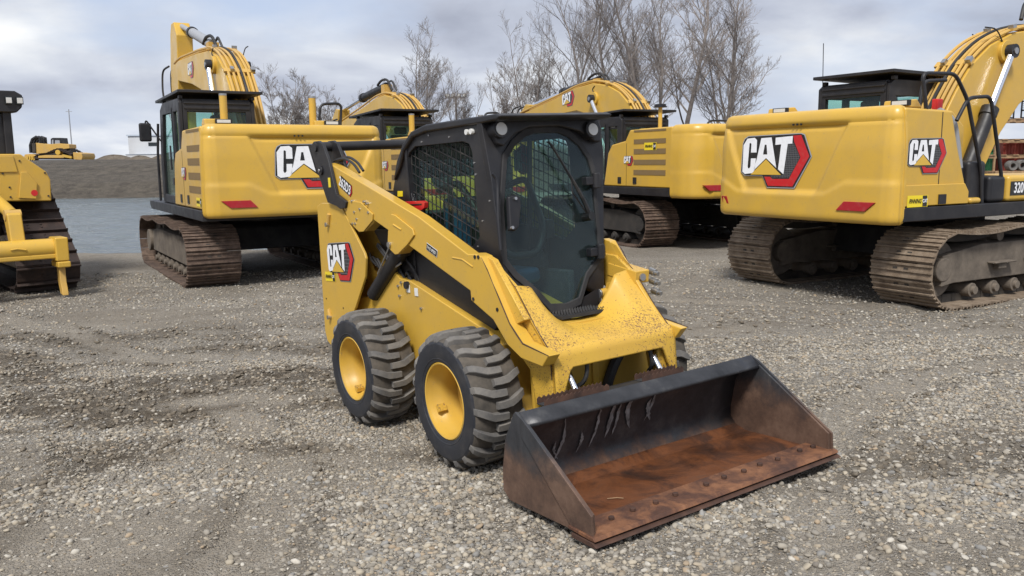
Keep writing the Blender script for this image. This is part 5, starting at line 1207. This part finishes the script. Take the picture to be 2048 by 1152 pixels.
b = MB(); b.tube([(-2.3, -.95, .67), (-2.3, .95, .67)], .135, 'yellow', 20); b.box((-2.42, -.90, .53), (-2.18, .90, .60), 'yellow'); bmr = b.build('ripper_beam', dz, .02)
b = MB(); b.box((-2.47, -1.03, .49), (-2.13, -.86, .82), 'yellow'); b.box((-2.48, -1.04, .40), (-2.12, -.87, .485), 'yellow'); b.build('shank_pocket', bmr, .02)
b = MB(); b.prism([(-2.36,.42),(-2.22,.42),(-2.22,.20),(-2.30,.02),(-2.42,.0),(-2.40,.10),(-2.36,.18)], 1, -.99, -.91, 'yellow_dusty'); b.build('shank', bmr, .01)
b = MB(); b.box((-2.38, -1.045, .60), (-2.30, -1.03, .68), 'zinc'); b.build('pocket_pin', bmr, .01)
for s_ in (-1, 1):
    b = MB(); b.prism([(-2.32,.72),(-2.15,.74),(-1.98,1.12),(-2.05,1.20),(-2.22,1.16)], 1, s_*.36, s_*.54, 'yellow'); b.build('ripper_bracket', dz, .02)
    b = MB(); b.tube([(-2.1, s_*.45, 1.14), (-1.3, s_*.40, 1.36)], .085, 'yellow', 16); b.cyl((-2.1, s_*.35, 1.14), (-2.1, s_*.55, 1.14), .075, 'yellow_dusty', 16); b.build('ripper_cylinder', dz, smooth=True)
    b = MB(); b.prism([(-2.3,.55),(-2.2,.75),(-1.1,.72),(-1.1,.5)], 1, s_*.50, s_*.62, 'yellow'); b.build('ripper_frame', dz, .02)
b = MB(); b.tube([(-2.40, -.52, .60), (-2.44, -.50, .68), (-2.44, -.40, .70), (-2.44, -.32, .69)], .012, 'yellow', 8); b.build('weld_hook', bmr)

# ================================================================ far bulldozer on the mound
z0_ = 260
FY = 85
fd = thing('bulldozer', 'small-looking bulldozer with raised blade parked far off on the mound beyond the pond', 'bulldozer', (-43.5, FY, 2.06))
def fz(l): return [(x+43.5, z-2.2) for x, z in l]
fb = fz([(-46.461,3.959),(-46.462,2.889),(-45.467,2.976),(-44.356,3.257),(-43.16,3.39),(-43.175,3.78),(-44.2,3.887),(-45.096,3.8)])
b = MB(); b.prism(fb, 1, -.7, .7, 'yellow_dusty'); b.build('body', fd, .03)
hb_ = fz([(-46.277,3.812),(-43.241,3.586),(-43.039,2.512),(-46.306,2.448)])
b = MB(); b.prism(hb_, 1, -.55, .55, 'dirty_dark'); b.build('hull', fd, .02)
fb = fz([(-45.024,3.507),(-44.949,4.332),(-44.743,4.427),(-43.956,4.419),(-43.909,3.836),(-44.209,3.79),(-44.576,3.551)])
b = MB(); b.prism(fb, 1, -.65, .65, 'black'); b.build('cab', fd, .02)
for l in ([(-44.81,4.234),(-44.662,4.232),(-44.724,3.553),(-44.921,3.555)], [(-44.519,4.182),(-44.076,4.178),(-44.053,3.886),(-44.554,3.794)]):
    b = MB(); b.prism(fz(l), 1, -.69, -.66, 'grey_paint'); b.build('window', fd)
tp_ = fz([(-46.31,2.399),(-43.052,2.365),(-42.64,2.557),(-42.668,2.801),(-43.37,3.247),(-43.85,3.398),(-44.253,3.304),(-45.175,2.924),(-45.978,2.786),(-46.288,2.643)])
b = shoes_on_path(tp_[::-1], .30, .6, 'track_dark', .05); b.mats = b.mats; t_ = b.build('track', fd); t_.location = (0, -1.15, 0)
d = t_.copy(); COL.objects.link(d); d.parent = fd; d.location = (0, 1.15, 0)
cx_ = sum(q[0] for q in tp_)/len(tp_); cz_ = sum(q[1] for q in tp_)/len(tp_)
b = MB(); b.prism(tp_, 1, -1.40, -.86, 'track_dark', [[(cx_+(x-cx_)*.86, cz_+(z-cz_)*.62) for x, z in tp_]]); b.build('track_chain', fd)
b = MB(); b.prism(fz([(-45.906,2.493),(-45.888,2.688),(-45.191,2.754),(-43.513,2.736),(-43.389,2.467)]), 1, -1.44, -.9, 'yellow_dusty'); b.build('track_frame', fd, .02)
c_ = fz([(-43.958,3.009)])[0]; b = MB(); b.cyl((c_[0], -1.45, c_[1]), (c_[0], -.9, c_[1]), .24, 'yellow', 20); b.build('sprocket', fd)
b = MB(); b.prism(fz([(-42.553,2.995),(-41.723,2.889),(-41.649,2.595),(-41.776,2.255),(-42.562,2.312)]), 1, -1.3, 1.3, 'yellow_dusty'); b.build('blade', fd, .03)
b = MB(); b.prism(fz([(-43.408,2.808),(-42.537,2.604),(-42.554,2.409),(-43.43,2.565)]), 1, -1.7, -1.5, 'yellow'); b.build('push_arm', fd)
b = MB()
for dy in (-.5, 0, .5):
    b.tube([(x, dy, z) for x, z in fz([(-47.094,2.993),(-47.075,3.723),(-46.823,4.303),(-46.406,4.541),(-46.071,4.441),(-46.071,3.907)])], .14, 'black', 7)
b.build('hose_tower', fd)
b = MB(); b.prism(fz([(-46.761,3.914),(-46.412,3.959),(-46.453,2.986),(-46.754,2.941)]), 1, -.8, .8, 'dirty_dark'); b.build('winch', fd)
b = MB(); b.tube([(x, -.4, z) for x, z in fz([(-45.781,3.855),(-45.731,4.389),(-45.821,4.487)])], .11, 'black', 8); b.build('exhaust', fd)
b = MB(); b.prism(fz([(-47.355,2.849),(-46.857,2.893),(-46.377,2.742),(-46.391,2.595),(-46.988,2.553),(-47.312,2.263),(-47.509,2.265),(-47.477,2.607)]), 1, -1.1, 1.1, 'yellow_dusty'); b.build('ripper', fd, .02)
SK = fz([(-47.171,2.701),(-47.023,2.699),(-47.056,2.358),(-47.267,2.214),(-47.194,2.457)])
for k in range(4):
    b = MB(); b.prism([(x+k*.23, z) for x, z in SK], 1, -1.15, -1.0, 'yellow'); b.build('shank', fd)
# dirt heaps on the far bank
for k, (x0_, y_, w_, h_) in enumerate(((-33.2, 72, 2.2, .55), (-30.2, 70, 1.7, .5), (-27.0, 69, 2.3, .7), (-24.6, 68, 1.8, .55))):
    R = random.Random(k); b = MB()
    def heap(u, v): 
        a = 2*math.pi*u; r = w_*(1-v)*(1+.18*math.sin(3*a+k)); return (r*math.cos(a), r*math.sin(a)*.6, h_*math.sin(v*math.pi/2)*(1+.12*math.sin(5*a+v*7))-.15)
    b.grid(heap, 28, 8, 'far_ground'); o = b.build('dirt_heap', smooth=True); o.location = (x0_, y_, gz(x0_, y_)-.02)
    tag(o, ['low brown dirt heap just right of the far bulldozer', 'second brown dirt heap right of the far bulldozer', 'biggest dirt heap on the far bank before the white warehouse', 'dirt heap right below the white warehouse'][k], 'dirt heap', 'dirt heaps on the far bank')

# ================================================================ storage rack, containers, tyres behind the right-hand excavator
rk = thing('storage_rack', 'tall rusty storage rack with three decks behind the right-hand excavator', 'rack', (24.0, 45, -.03))
for x in (-1.4, 1.35, 3.9, 6.4):
    for y in (0, 1.6):
        b = MB(); b.box((x-.05, y-.05, 0), (x+.05, y+.05, 4.0 if x != 1.35 else 3.6), 'rack_rust'); b.build('upright', rk)
for z in (1.62, 2.42, 3.48):
    for y in (0, 1.6): b = MB(); b.box((-1.6, y-.04, z-.07), (6.6, y+.04, z+.07), 'rack_rust'); b.build('beam', rk)
    b = MB()
    for k in range(13): b.box((-1.5+k*.63, -.1, z+.071), (-1.2+k*.63, 1.7, z+.13), 'rack_rust')
    b.build('deck', rk)
for k, (x, lb) in enumerate(((.55, 'black mesh guard frame on the top deck of the rack, nearer the excavator boom'), (2.15, 'black mesh guard frame on top deck, second from the boom'), (3.75, 'black mesh guard frame at the right end of the rack top'))):
    g = thing('guard_frame', lb, 'guard frame', (24+x-1.0, 45.3, 3.59), 0, 'guard frames on the rack')
    b = MB(); [b.box(q0, q1, 'black') for q0, q1 in (((0,0,0),(.06,.06,.9)), ((1.2,0,0),(1.26,.06,.9)), ((0,0,.84),(1.26,.06,.9)), ((0,0,.36),(1.26,.06,.44)), ((0,0,0),(1.26,.06,.06)), ((.6,0,0),(.66,.06,.4)))]; b.build('frame', g)
    b = MB(); [b.tube([(.06+.12*i, .03, .44), (.06+.12*i, .03, .84)], .012, 'zinc', 4) for i in range(10)]; [b.tube([(.06, .03, .44+.1*i), (1.2, .03, .44+.1*i)], .012, 'zinc', 4) for i in range(5)]; b.build('mesh', g)
for (x, y, z, lx, lz, mt, lb) in ((2.85, 46.9, 0, 1.35, 2.38, 'container_red', 'red corrugated container behind the rusty rack'), (.75, 47.4, 0, 1.9, 2.05, 'container_green', 'green corrugated container behind the rack, left of the red one'), (4.4, 47.2, 0, 2.6, 2.35, 'container_grey', 'grey container right of the red one behind the rack'), (-1.6, 47.8, 0, 2.2, 1.9, 'container_red', 'dull red container furthest left behind the excavator cylinder')):
    c = thing('container', lb, 'container', (24+x, y, z-.03), 0, 'shipping containers behind the rack'); b = MB(); n = int(lx/.16)
    pts = [(0, 0)]
    for i in range(n): a = lx*i/n; w_ = lx/n; pts += [(a+w_*.1, 0), (a+w_*.3, .05), (a+w_*.6, .05), (a+w_*.8, 0)]
    pts += [(lx, 0), (lx, 2.2), (0, 2.2)]
    b.prism(pts, 2, .08, lz-.08, mt); b.build('corrugated_wall', c)
    b = MB(); b.box((-.04, -.04, 0), (lx+.04, 2.24, .078), mt); b.box((-.04, -.04, lz-.078), (lx+.04, 2.24, lz), mt); b.build('rail', c)
for k, (x, z, r, lb) in enumerate(((2.35, 1.16, .28, 'large dark tyre standing before the red container'), (1.85, 1.14, .26, 'grey tyre beside the large dark tyre before the containers'))):
    o = MB(); o.lathe([(r*.5,-.2),(r*.9,-.22),(r,-.15),(r,.15),(r*.9,.22),(r*.5,.2),(r*.5,-.2)], 'tyre_tread', 28); o = o.build('tyre', smooth=True); o.location = (24+x, 44.3, z); tag(o, lb, 'tyre', 'tyres by the containers')
pl = MB(); pl.box((0, 0, 0), (4, 1.2, .90), 'rack_rust'); pl = pl.build('crate', None, .02); pl.location = (24.9, 44, -.03); tag(pl, 'low rusty crate under the tyres by the rack', 'crate')
